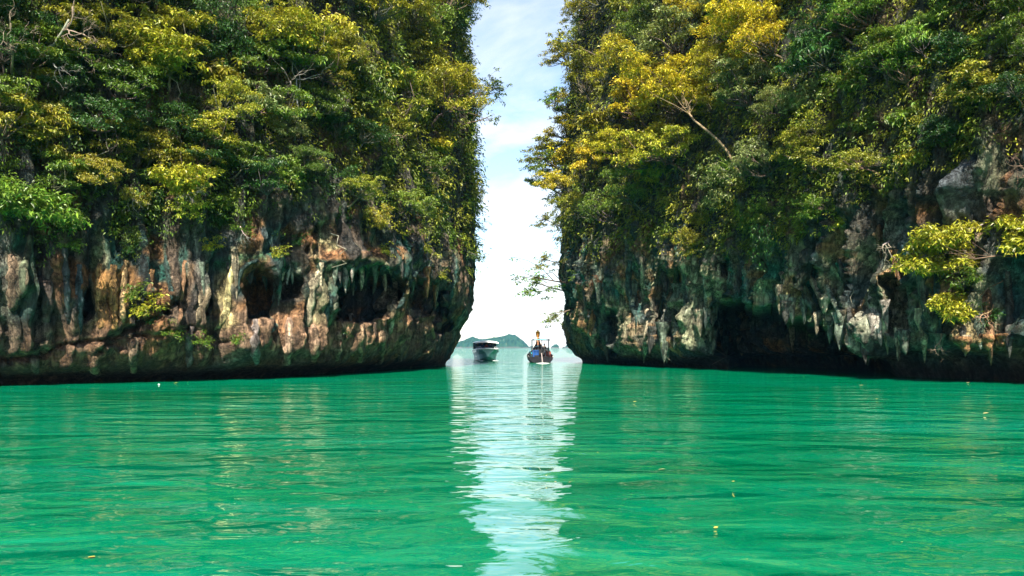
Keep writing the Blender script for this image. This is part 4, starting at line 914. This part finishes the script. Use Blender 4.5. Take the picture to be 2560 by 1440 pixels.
# ------------------------------------------------------------------ people
def oc_mat(name, rough=.8):
    m, t, o = mat(name); oi = N(t, "ShaderNodeObjectInfo"); b = N(t, "ShaderNodeBsdfPrincipled"); b.inputs["Roughness"].default_value = rough
    n = N(t, "ShaderNodeTexNoise"); n.inputs["Scale"].default_value = 9; mul = N(t, "ShaderNodeMixRGB", blend_type='MULTIPLY'); mul.inputs[0].default_value = 1
    L(t, oi.outputs["Color"], mul.inputs[1]); L(t, ramp(t, n.outputs["Fac"], [(.3, .75), (.7, 1.15)]), mul.inputs[2])
    L(t, mul.outputs[0], b.inputs["Base Color"]); L(t, b.outputs[0], o.inputs[0]); return m
SHIRT = oc_mat("shirt_cloth"); SKIN = paint("skin", (.34, .19, .12), .6, var=.1); TROUS = paint("trouser_cloth", (.03, .035, .05), .9); HAIR = paint("hair", (.012, .010, .009), .5)
def person_mesh(seated, arms):
    hip = .95 if not seated else .50
    V_ = {}; E = []; Rr = []
    def add(k, p, r, par=None):
        V_[k] = len(Rr); Rr.append((p, r))
        if par: E.append((V_[par], V_[k]))
    add('pel', (0, 0, hip), .135); add('sp', (0, -.02, hip + .24), .125, 'pel'); add('ch', (0, -.01, hip + .44), .145, 'sp'); add('nk', (0, .0, hip + .58), .055, 'ch')
    add('hd', (0, .02, hip + .66), .085, 'nk'); add('ht', (0, .02, hip + .77), .080, 'hd')
    for s in (-1, 1):
        k = 'l' if s < 0 else 'r'
        if seated:
            add(k + 'h', (s * .10, .06, hip), .095, 'pel'); add(k + 'k', (s * .13, .45, hip + .02), .068, k + 'h'); add(k + 'a', (s * .13, .48, .06), .042, k + 'k'); add(k + 't', (s * .14, .62, .03), .035, k + 'a')
        else:
            add(k + 'h', (s * .10, 0, hip - .08), .098, 'pel'); add(k + 'k', (s * .12, .03, .50), .068, k + 'h'); add(k + 'a', (s * .13, -.01, .07), .042, k + 'k'); add(k + 't', (s * .15, .15, .03), .035, k + 'a')
        add(k + 's', (s * .19, -.01, hip + .47), .062, 'ch')
        el, hd = arms[0 if s < 0 else 1]
        add(k + 'e', (s * el[0], el[1], hip + el[2]), .045, k + 's'); add(k + 'w', (s * hd[0], hd[1], hip + hd[2]), .034, k + 'e'); add(k + 'f', (s * hd[0] * .98, hd[1] + .12, hip + hd[2] - .02), .028, k + 'w')
    me = bpy.data.meshes.new("p"); me.from_pydata([p for p, _ in Rr], E, []); ob = bpy.data.objects.new("p", me); COL.objects.link(ob)
    sk = ob.modifiers.new("s", 'SKIN'); sb = ob.modifiers.new("b", 'SUBSURF'); sb.levels = 2
    sl = me.skin_vertices[0].data
    for i, (_, r) in enumerate(Rr): sl[i].radius = (r, r * (.8 if i in (V_['sp'], V_['ch'], V_['pel']) else 1))
    sl[0].use_root = True
    dg = bpy.context.evaluated_depsgraph_get(); res = bpy.data.meshes.new_from_object(ob.evaluated_get(dg)); bpy.data.objects.remove(ob); res.name = "person"
    for m in (SHIRT, TROUS, SKIN): res.materials.append(m)
    res.materials[0] = SHIRT
    for p in res.polygons:
        c = p.center; p.use_smooth = True
        if c.z > hip + .575 or abs(c.x) > .27 and c.z < hip + .40: p.material_index = 2
        elif c.z < hip + .02 or (seated and c.y > .12 and c.z < hip + .12): p.material_index = 1 if c.z > .10 else 2
        else: p.material_index = 0
    return res
DOWN = (((.25, .04, .22), (.24, .16, .04)),) * 2
REACHA = (((.27, .12, .25), (.22, .36, .22)), ((.25, .05, .22), (.24, .22, .05)))
PM = {'stand': person_mesh(False, DOWN), 'steer': person_mesh(False, REACHA), 'sit': person_mesh(True, REACHA)}
hairb = MB()
rings = []
for i in range(6):
    t = i / 5; a = t * 1.75; rings.append([(.098 * math.sin(a) * math.cos(q) if i else .001 * math.cos(q), -.012 + (.105 * math.sin(a) * math.sin(q) if i else .001 * math.sin(q)), .105 * math.cos(a) + .02) for q in [2 * math.pi * k / 10 for k in range(10)]])
hairb.loft(rings, closed=True); HM = hairb.mesh("hair", True); HM.materials.append(HAIR)
def person(kind, loc, rz, shirt, label, group=None):
    o = link("person", PM[kind]); o.location = loc; o.rotation_euler = (0, 0, rz); o.color = (*shirt, 1)
    hip = .50 if kind == 'sit' else .95
    h = link("hair", HM, None, o); h.location = (0, .02, hip + .76)
    tag(o, label, "person", group); return o

# ------------------------------------------------------------------ longtail boat (seen from its stern)
M_dark = paint("dark_hull_paint", (.012, .012, .016), .6, var=.4, scale=3, spec=.12); M_wood = paint("varnished_wood", (.22, .10, .05), .45, var=.4, scale=4); M_rim = paint("pale_gunwale", (.55, .50, .46), .5)
M_blue = paint("blue_tarp", (.010, .06, .22), .45, var=.35, scale=3); M_teal = paint("turquoise_tarp", (.03, .42, .47), .4, var=.2, scale=2); M_iron = paint("engine_iron", (.022, .022, .024), .75, .0, spec=.15)
M_pole = paint("awning_pole", (.05, .06, .07), .4, .3); M_shaft = paint("shaft_tube", (.45, .36, .34), .4, .2); M_orange = paint("orange_cloth", (.62, .25, .035), .8, var=.15); M_yel = paint("yellow_cloth", (.60, .40, .07), .8, var=.15); M_white = paint("white_gelcoat", (.80, .82, .82), .3, var=.05)
M_teahull = paint("sea_green_gelcoat", (.14, .35, .36), .40, var=.15, scale=1.2, spec=.5); M_glass = paint("smoked_glass", (.02, .025, .03), .08, spec=.6); M_roofedge = paint("awning_frame", (.10, .17, .19), .5); M_red = paint("red_brown_paint", (.20, .05, .035), .5, var=.3)

BX, BY = 3.25, 90.0
lt = empty("longtail_boat", (BX, BY, 0)); tag(lt, "dark wooden longtail boat seen from its stern, orange cloth on bow", "boat")
def sec(y, hw, zt, zb, zk):                               # U-shaped section, port to starboard
    return [(-hw, y, zt), (-hw * .96, y, zt * .55 + zb * .45), (-hw * .72, y, zb + .08), (0, y, zk), (hw * .72, y, zb + .08), (hw * .96, y, zt * .55 + zb * .45), (hw, y, zt)]
ST = [(0.0, 1.30, .66, -.02, -.10), (1.5, 1.42, .72, -.14, -.25), (4, 1.48, .80, -.18, -.30), (6.5, 1.25, 1.0, -.15, -.28), (8.5, .80, 1.45, -.02, -.15), (9.8, .36, 2.1, .55, .35), (10.8, .10, 2.9, 1.9, 1.7)]
b = MB(); b.loft([sec(*s) for s in ST])
b.add(sec(*ST[0]), [(6, 5, 4, 3, 2, 1, 0)])               # transom
hull = b.build("hull", M_dark, lt)
md = hull.modifiers.new("thick", 'SOLIDIFY'); md.thickness = .06; md.offset = 0
b = MB()
for s in (-1, 1): b.tube([(s * (h + .03), y, z + .03) for (y, h, z, _, _) in ST], .05, 6)
b.build("gunwale", M_rim, lt)
b = MB(); b.box((0, 4.2, .30), (2.5, 7.6, .05)); b.build("deck", M_wood, lt)
b = MB(); b.tube([(0, 10.5, 2.0), (0, 10.9, 2.9), (0, 11.05, 3.9)], [.10, .10, .09], 8); b.build("prow", M_wood, lt)
b = MB(); b.tube([(0, 10.98, 3.02), (0, 11.0, 3.2), (0, 11.05, 3.62)], [.17, .22, .28], 10); b.build("bow_cloth", M_orange, lt)
b = MB(); b.tube([(0, 11.05, 3.62), (0, 11.06, 3.72), (0, 11.06, 3.80)], [.285, .2, .05], 10); b.build("bow_garland", M_yel, lt)
b = MB(); b.tube([(-.06, 10.75, 2.45), (-.02, 10.9, 2.8), (0, 10.98, 3.03)], [.13, .16, .15], 8); b.build("bow_sash", paint("peach_cloth", (.80, .42, .22), .8, var=.15), lt)
for (x, y, zb) in [(-.93, .6, .7), (.93, .6, .7), (.12, 1.0, .5), (-1.0, 3.4, .6), (1.0, 3.4, .6)]:
    b = MB(); b.tube([(x, y, zb), (x * .98, y, 2.55)], .032, 6); b.build("awning_post", M_pole, lt)
b = MB()
b.loft([[(x, y, 2.56 + .10 * (1 - (x / 1.05) ** 2)) for x in np.linspace(-1.05, 1.05, 9)] for y in (.45, 1.6, 2.6, 3.6)])
aw = b.build("awning", M_teal, lt); md = aw.modifiers.new("thick", 'SOLIDIFY'); md.thickness = .05
b = MB(); b.tube([(-1.08, .45, 2.55), (1.08, .45, 2.55)], .055, 6); b.tube([(-1.0, .6, 1.45), (1.0, .6, 1.45)], .022, 5); b.build("awning_bar", M_pole, lt)
for s in (-1, 1):
    b = MB(); b.box((s * .86, .43, 2.58), (.22, .12, .16)); b.build("awning_roll", M_pole, lt)
b = MB()
b.loft([[(1.34 * math.sin(a), y, .85 + 1.02 * math.cos(a)) for a in np.linspace(-1.45, 1.45, 13)] for y in (3.7, 4.6, 5.6, 6.6)])
cv = b.build("passenger_cover", M_teal, lt); md = cv.modifiers.new("thick", 'SOLIDIFY'); md.thickness = .04
b = MB(); b.loft([[(x, .75 + .05 * math.sin(x * 9), z) for x in np.linspace(-1.0, -.25, 8)] for z in (.45, .9, 1.25, 1.42)]); tp = b.build("blue_tarp", M_blue, lt); md = tp.modifiers.new("thick", 'SOLIDIFY'); md.thickness = .03
b = MB(); b.box((-.95, 2.2, .85), (.28, .9, .75), .1); b.build("drum", M_teal, lt)
b = MB(); b.loft([[(x, 2.6, z) for x in np.linspace(.45, 1.25, 5)] for z in (.4, .9, 1.25)]); sp_ = b.build("side_panel", M_red, lt); md = sp_.modifiers.new("thick", 'SOLIDIFY'); md.thickness = .05
b = MB(); b.box((.05, .15, 1.15), (.55, .75, .42)); b.box((.05, .25, 1.42), (.36, .42, .18)); b.box((.06, -.2, 1.2), (.5, .08, .5)); b.tube([(.25, .3, 1.4), (.38, .25, 1.7)], .05, 7); b.tube([(0, .1, .62), (.03, .1, .98)], [.13, .10], 8); b.build("engine", M_iron, lt)
b = MB(); b.tube([(.05, -.2, 1.05), (.06, -1.4, .62), (.07, -2.9, .10), (.07, -3.3, -.05)], [.055, .05, .045, .045], 8); b.build("tail_shaft", M_shaft, lt)
b = MB(); b.tube([(.05, .5, 1.35), (.32, 1.1, 1.52), (.42, 1.5, 1.55)], .028, 6); b.build("tiller", M_iron, lt)
b = MB(); b.tube([(0.06, -.06, .66), (.06, -.10, .2), (.06, -.10, -.1)], [.06, .055, .05], 6); b.build("rudder_post", M_shaft, lt)
for (x, z) in [(-1.36, .50), (-1.18, .46)]:
    b = MB(); b.tube([(x + .17 * math.cos(a), -.02 + .05, z + .30 + .24 * math.sin(a)) for a in np.linspace(0, 6.283, 14)], .06, 6, False); b.build("tyre_fender", M_iron, lt, True)
b = MB(); b.box((.55, .45, .55), (.5, .4, .35), .2); b.box((-.45, .6, .62), (.5, .45, .45), -.15); b.build("gear_box", M_iron, lt)
person('steer', (BX + .42, BY + 1.05, .33), math.pi * .04, (.015, .015, .018), "person in dark clothes standing at the engine of the longtail boat")
person('sit', (BX - .55, BY + 2.45, .35), .1, (.55, .22, .30), "person in pink sitting by the blue tarp of the longtail boat")
person('sit', (BX + .62, BY + 3.1, .35), -.1, (.50, .22, .16), "person in salmon sitting at right under the longtail awning")
person('sit', (BX + .95, BY + 3.4, .35), -.1, (.70, .66, .62), "person in white sitting furthest right in the longtail boat")

# ------------------------------------------------------------------ speedboat (bow towards us)
SX, SY = -3.05, 103.0
sb_ = empty("speedboat", (SX, SY, 0), R(6)); tag(sb_, "white roofed speedboat with sea-green bow coming towards us", "boat")
def sec2(y, hw, zt, hb_, zc, zk):
    return [(-hw, y, zt), (-hw * .99, y, zt - .16), (-hb_ - (hw - hb_) * .35, y, (zt + zc) / 2), (-hb_, y, zc), (0, y, zk), (hb_, y, zc), (hb_ + (hw - hb_) * .35, y, (zt + zc) / 2), (hw * .99, y, zt - .16), (hw, y, zt)]
S2 = [(0.0, .75, 1.52, .10, .60, .55), (.5, 1.18, 1.50, .55, .35, .05), (1.4, 1.42, 1.46, .98, .16, -.25), (3, 1.55, 1.40, 1.22, .06, -.35), (6, 1.55, 1.32, 1.28, .02, -.35), (9, 1.50, 1.28, 1.28, .0, -.32)]
b = MB(); b.loft([sec2(*s) for s in S2]); b.add(sec2(*S2[0]), [tuple(range(9))]); b.add(sec2(*S2[-1]), [tuple(range(9))[::-1]])
hull2 = b.build("hull", M_teahull, sb_, False)
b = MB()
for s in (-1, 1): b.tube([(s * (h + .02), y - .02, z + .02) for (y, h, z, _, _, _) in S2], .085, 8)
b.tube([(-.76, -.03, 1.54), (-.4, -.20, 1.55), (.4, -.20, 1.55), (.76, -.03, 1.54)], .085, 8); b.build("gunwale", M_white, sb_, True)
for s in (-1, 1):
    b = MB(); b.loft([[(s * (h + .025), y, z - .03), (s * (h * .995 + .03), y, z - .34)] for (y, h, z, _, _, _) in S2[2:]]); b.build("side_stripe", M_white, sb_)
b = MB(); b.loft([[(-h * .97, y, z + .02), (0, y, z + .10), (h * .97, y, z + .02)] for (y, h, z, _, _, _) in S2[:4]]); b.build("foredeck", M_white, sb_)
b = MB(); b.box((0, 5.8, .55), (2.7, 6, .08)); b.build("deck", M_white, sb_)
b = MB(); b.loft([[(-1.3, 2.6, 1.42), (0, 2.2, 1.5), (1.3, 2.6, 1.42)], [(-1.22, 2.9, 1.72), (0, 2.6, 1.78), (1.22, 2.9, 1.72)]]); b.build("windscreen", M_glass, sb_)
b = MB()
xs = np.linspace(-1.52, 1.52, 13)
b.loft([[(x, y, 2.42 + .22 * (1 - (x / 1.52) ** 2) - .05 * (y < 2.5)) for x in xs] for y in (2.1, 2.8, 5, 8.6)]); b.loft([[(x, 2.1, 2.37 + .22 * (1 - (x / 1.52) ** 2)) for x in xs], [(x, 2.08, 2.22 + .14 * (1 - (x / 1.52) ** 2)) for x in xs]])
rf = b.build("roof", M_white, sb_); md = rf.modifiers.new("thick", 'SOLIDIFY'); md.thickness = .07
for s in (-1, 1):
    for y in (2.6, 5.2, 8.3):
        b = MB(); b.tube([(s * 1.44, y, 1.38), (s * 1.44, y, 2.40)], .035, 6); b.build("roof_post", M_roofedge, sb_)
b = MB(); b.loft([[(1.50, y, 2.36), (1.52, y, 1.9), (1.50, y, 1.40)] for y in (5.4, 6.4, 7.4, 8.3)]); sc_ = b.build("side_curtain", paint("navy_canvas", (.02, .03, .05), .8), sb_); md = sc_.modifiers.new("thick", 'SOLIDIFY'); md.thickness = .04
b = MB(); b.loft([[(-1.40, 8.2, 2.36), (0, 8.25, 2.5), (1.40, 8.2, 2.36)], [(-1.40, 8.2, 1.5), (0, 8.25, 1.5), (1.40, 8.2, 1.5)]]); bc_ = b.build("rear_curtain", paint("navy_canvas", (.02, .05, .09), .8), sb_); md = bc_.modifiers.new("thick", 'SOLIDIFY'); md.thickness = .03
for s in (-1, 0, 1):
    b = MB(); b.box((s * .62, 9.35, .95), (.42, .5, .62), 0, .8); b.box((s * .62, 9.4, .3), (.2, .3, .8)); b.build("outboard_motor", M_iron, sb_)
b = MB()
for s in (-1, 1): b.tube([(s * .7, .15, 1.55), (s * .95, .5, 1.78), (s * 1.35, 1.8, 1.76), (s * 1.40, 2.4, 1.5)], .022, 6)
b.tube([(-.7, .15, 1.55), (0, -.05, 1.70), (.7, .15, 1.55)], .022, 6); b.build("bow_rail", M_white, sb_)
GP = "passengers under the speedboat roof"
for (x, y, kd, c, lab) in [(-.55, 3.3, 'stand', (.02, .03, .10), "person in navy standing behind the speedboat windscreen"), (-1.1, 4.2, 'sit', (.03, .05, .06), "person in black sitting at the left of the speedboat"), (.05, 4.0, 'sit', (.55, .10, .12), "person in red sitting amidships in the speedboat"),
                           (.55, 3.8, 'sit', (.05, .05, .12), "person in dark blue sitting right of the standing one"), (1.0, 4.8, 'sit', (.5, .5, .5), "person in light grey sitting at right in the speedboat"), (.35, 5.6, 'stand', (.08, .06, .20), "person in purple standing further back in the speedboat")]:
    q = Vector((x, y, 0)); q.rotate(Matrix.Rotation(R(6), 3, 'Z'))
    person(kd, (SX + q.x, SY + q.y, .59 + (.35 if kd == 'sit' else -.02)), math.pi, c, lab, GP)

# white water under the boats: churned foam streaks lying on the sea
M_foam = paint("foam", (.75, .80, .80), .8, var=.2, scale=3)
def foam(x, y, ln, wd, label, seed, rz=0):
    r = np.random.RandomState(seed); b = MB(); n = 14; top, bot = [], []
    for i in range(n):
        t = i / (n - 1); hw_ = wd * math.sin(math.pi * t) ** .6 * r.uniform(.5, 1); top.append((ln * (t - .5), hw_ * .5, .006 + .03 * math.sin(math.pi * t))); bot.append((ln * (t - .5), -hw_ * .5, .006))
    mid = [((a[0] + c[0]) / 2, (a[1] + c[1]) / 2, .05 * math.sin(math.pi * i / (n - 1)) + .012) for i, (a, c) in enumerate(zip(top, bot))]
    b.loft([bot, mid, top]); o = b.build("foam", M_foam, None, True); o.location = (x, y, .0); o.rotation_euler = (0, 0, rz); tag(o, label, "foam", None, "stuff")
foam(BX + .1, BY - 3.2, 1.5, .5, "white churned water at the longtail propeller", 1); foam(SX - .9, SY + .9, 1.0, .2, "bow spray at left of the speedboat stem", 2, -.5); foam(SX + .9, SY + 1.0, 1.0, .2, "bow spray at right of the speedboat stem", 3, .5)

# ------------------------------------------------------------------ floating leaves and scraps
M_leafy = []
for nm, c in [("yellow", (.62, .42, .06)), ("tan", (.50, .33, .14)), ("brown", (.24, .13, .05))]: M_leafy.append((nm, paint("fallen_leaf_" + nm, c, .5, var=.2, scale=30)))
def fl_mesh(seed, m):
    r = np.random.RandomState(seed); n = 9; v, f = [], []
    for i in range(n):
        t = i / (n - 1); hw_ = .30 * math.sin(math.pi * (t ** .8)) * r.uniform(.9, 1.1) + .01; z = .05 * (1 - math.cos(t * 3)) ; cup = .10 * r.uniform(.6, 1.4)
        v += [(t - .5, -hw_, z + cup * hw_), (t - .5, 0, z), (t - .5, hw_, z + cup * hw_)]
    for i in range(n - 1):
        for k in range(2): f.append((i * 3 + k, i * 3 + k + 1, i * 3 + k + 4, i * 3 + k + 3))
    b = MB(); b.add(v, f); me = b.mesh("fallen_leaf", True); me.materials.append(m); return me
FLM = [[fl_mesh(600 + 10 * i + k, m) for k in range(3)] for i, (_, m) in enumerate(M_leafy)]
GL = "fallen leaves floating on the water"
def fleaf(u, v, wpx, c, lab, rng):
    D = CH * F / (v - HY); o = link("fallen_leaf", rng.choice(FLM[c])); s = wpx / F * D
    o.location = ((u - CX) / F * D, D, .008); o.scale = (s, s, s); o.rotation_euler = (rng.uniform(-.1, .1), rng.uniform(-.12, .12), rng.uniform(-.5, .5)); tag(o, lab, "leaf", GL)
rg = random.Random(21)
for (u, v, w_, c, lab) in [
    (229, 1395, 21, 0, "large yellow leaf floating near the bottom left corner"), (1790, 1321, 14, 0, "yellow leaf floating in the lower right foreground water"), (1654, 1175, 17, 1, "long tan leaf floating right of the bright sky reflection"),
    (1833, 1205, 8, 0, "small round yellow leaf among specks in the right water"), (1587, 1005, 9, 0, "yellow leaf floating right of channel near the right cliff foot"), (2465, 1034, 15, 1, "tan leaf floating at the far right of the water"),
    (2192, 998, 7, 0, "small yellow leaf below the far right cave rocks"), (2151, 957, 11, 1, "tan leaf by the right cliff foot, upper of a pair"), (2154, 964, 11, 1, "tan leaf by the right cliff foot, lower of a pair"),
    (1680, 942, 7, 0, "yellow leaf close to the right cliff foot near the dripstone columns"), (1425, 1207, 9, 1, "tan leaf on the right rim of the bright sky reflection"), (1389, 1206, 7, 1, "tan leaf inside the bright sky reflection"),
    (2255, 1357, 6, 0, "tiny yellow leaf in the lower right water"), (1868, 1400, 5, 0, "tiny yellow leaf near the bottom edge right of centre"), (2010, 942, 6, 0, "yellow leaf under the big dark right cave"), (2420, 957, 8, 1, "tan leaf at the foot of the right cliff, far right"),
    (30, 972, 9, 1, "tan leaf at the foot of the left cliff, far left"), (170, 967, 7, 1, "tan leaf at left cliff foot below the boulder crack"), (440, 958, 10, 0, "yellow leaf at left cliff foot beside the white scrap"), (470, 956, 8, 1, "tan leaf at left cliff foot right of the white scrap"),
    (690, 948, 9, 1, "tan leaf below the first cave of the left cliff"), (820, 941, 7, 0, "yellow leaf below the wide cave of the left cliff"), (164, 978, 5, 0, "tiny yellow leaf in front of the left cliff foot"), (1366, 1190, 5, 0, "tiny yellow leaf left of the tan leaf in the bright reflection"),
    (1494, 1132, 5, 0, "tiny yellow leaf just right of the bright reflection"), (490, 1036, 5, 0, "tiny yellow leaf in the middle of the left water"), (526, 1040, 5, 0, "tiny yellow leaf right of another in the left water")]:
    fleaf(u, v, w_, c, lab, rg)
b = MB(); b.loft([[(.5 * math.cos(a) * k, .5 * math.sin(a) * k, .28 * (1 - k * k) + .03 * math.sin(3 * a)) for a in np.linspace(0, 5.76, 11)] for k in (1.0, .75, .45, .08)], closed=True)
sc0 = b.build("floating_scrap", M_white, None, True); D = CH * F / (961 - HY); sc0.location = ((397 - CX) / F * D, D, -.01); sc0.scale = (.13, .10, .12); tag(sc0, "small white scrap floating at the foot of the left cliff", "scrap")
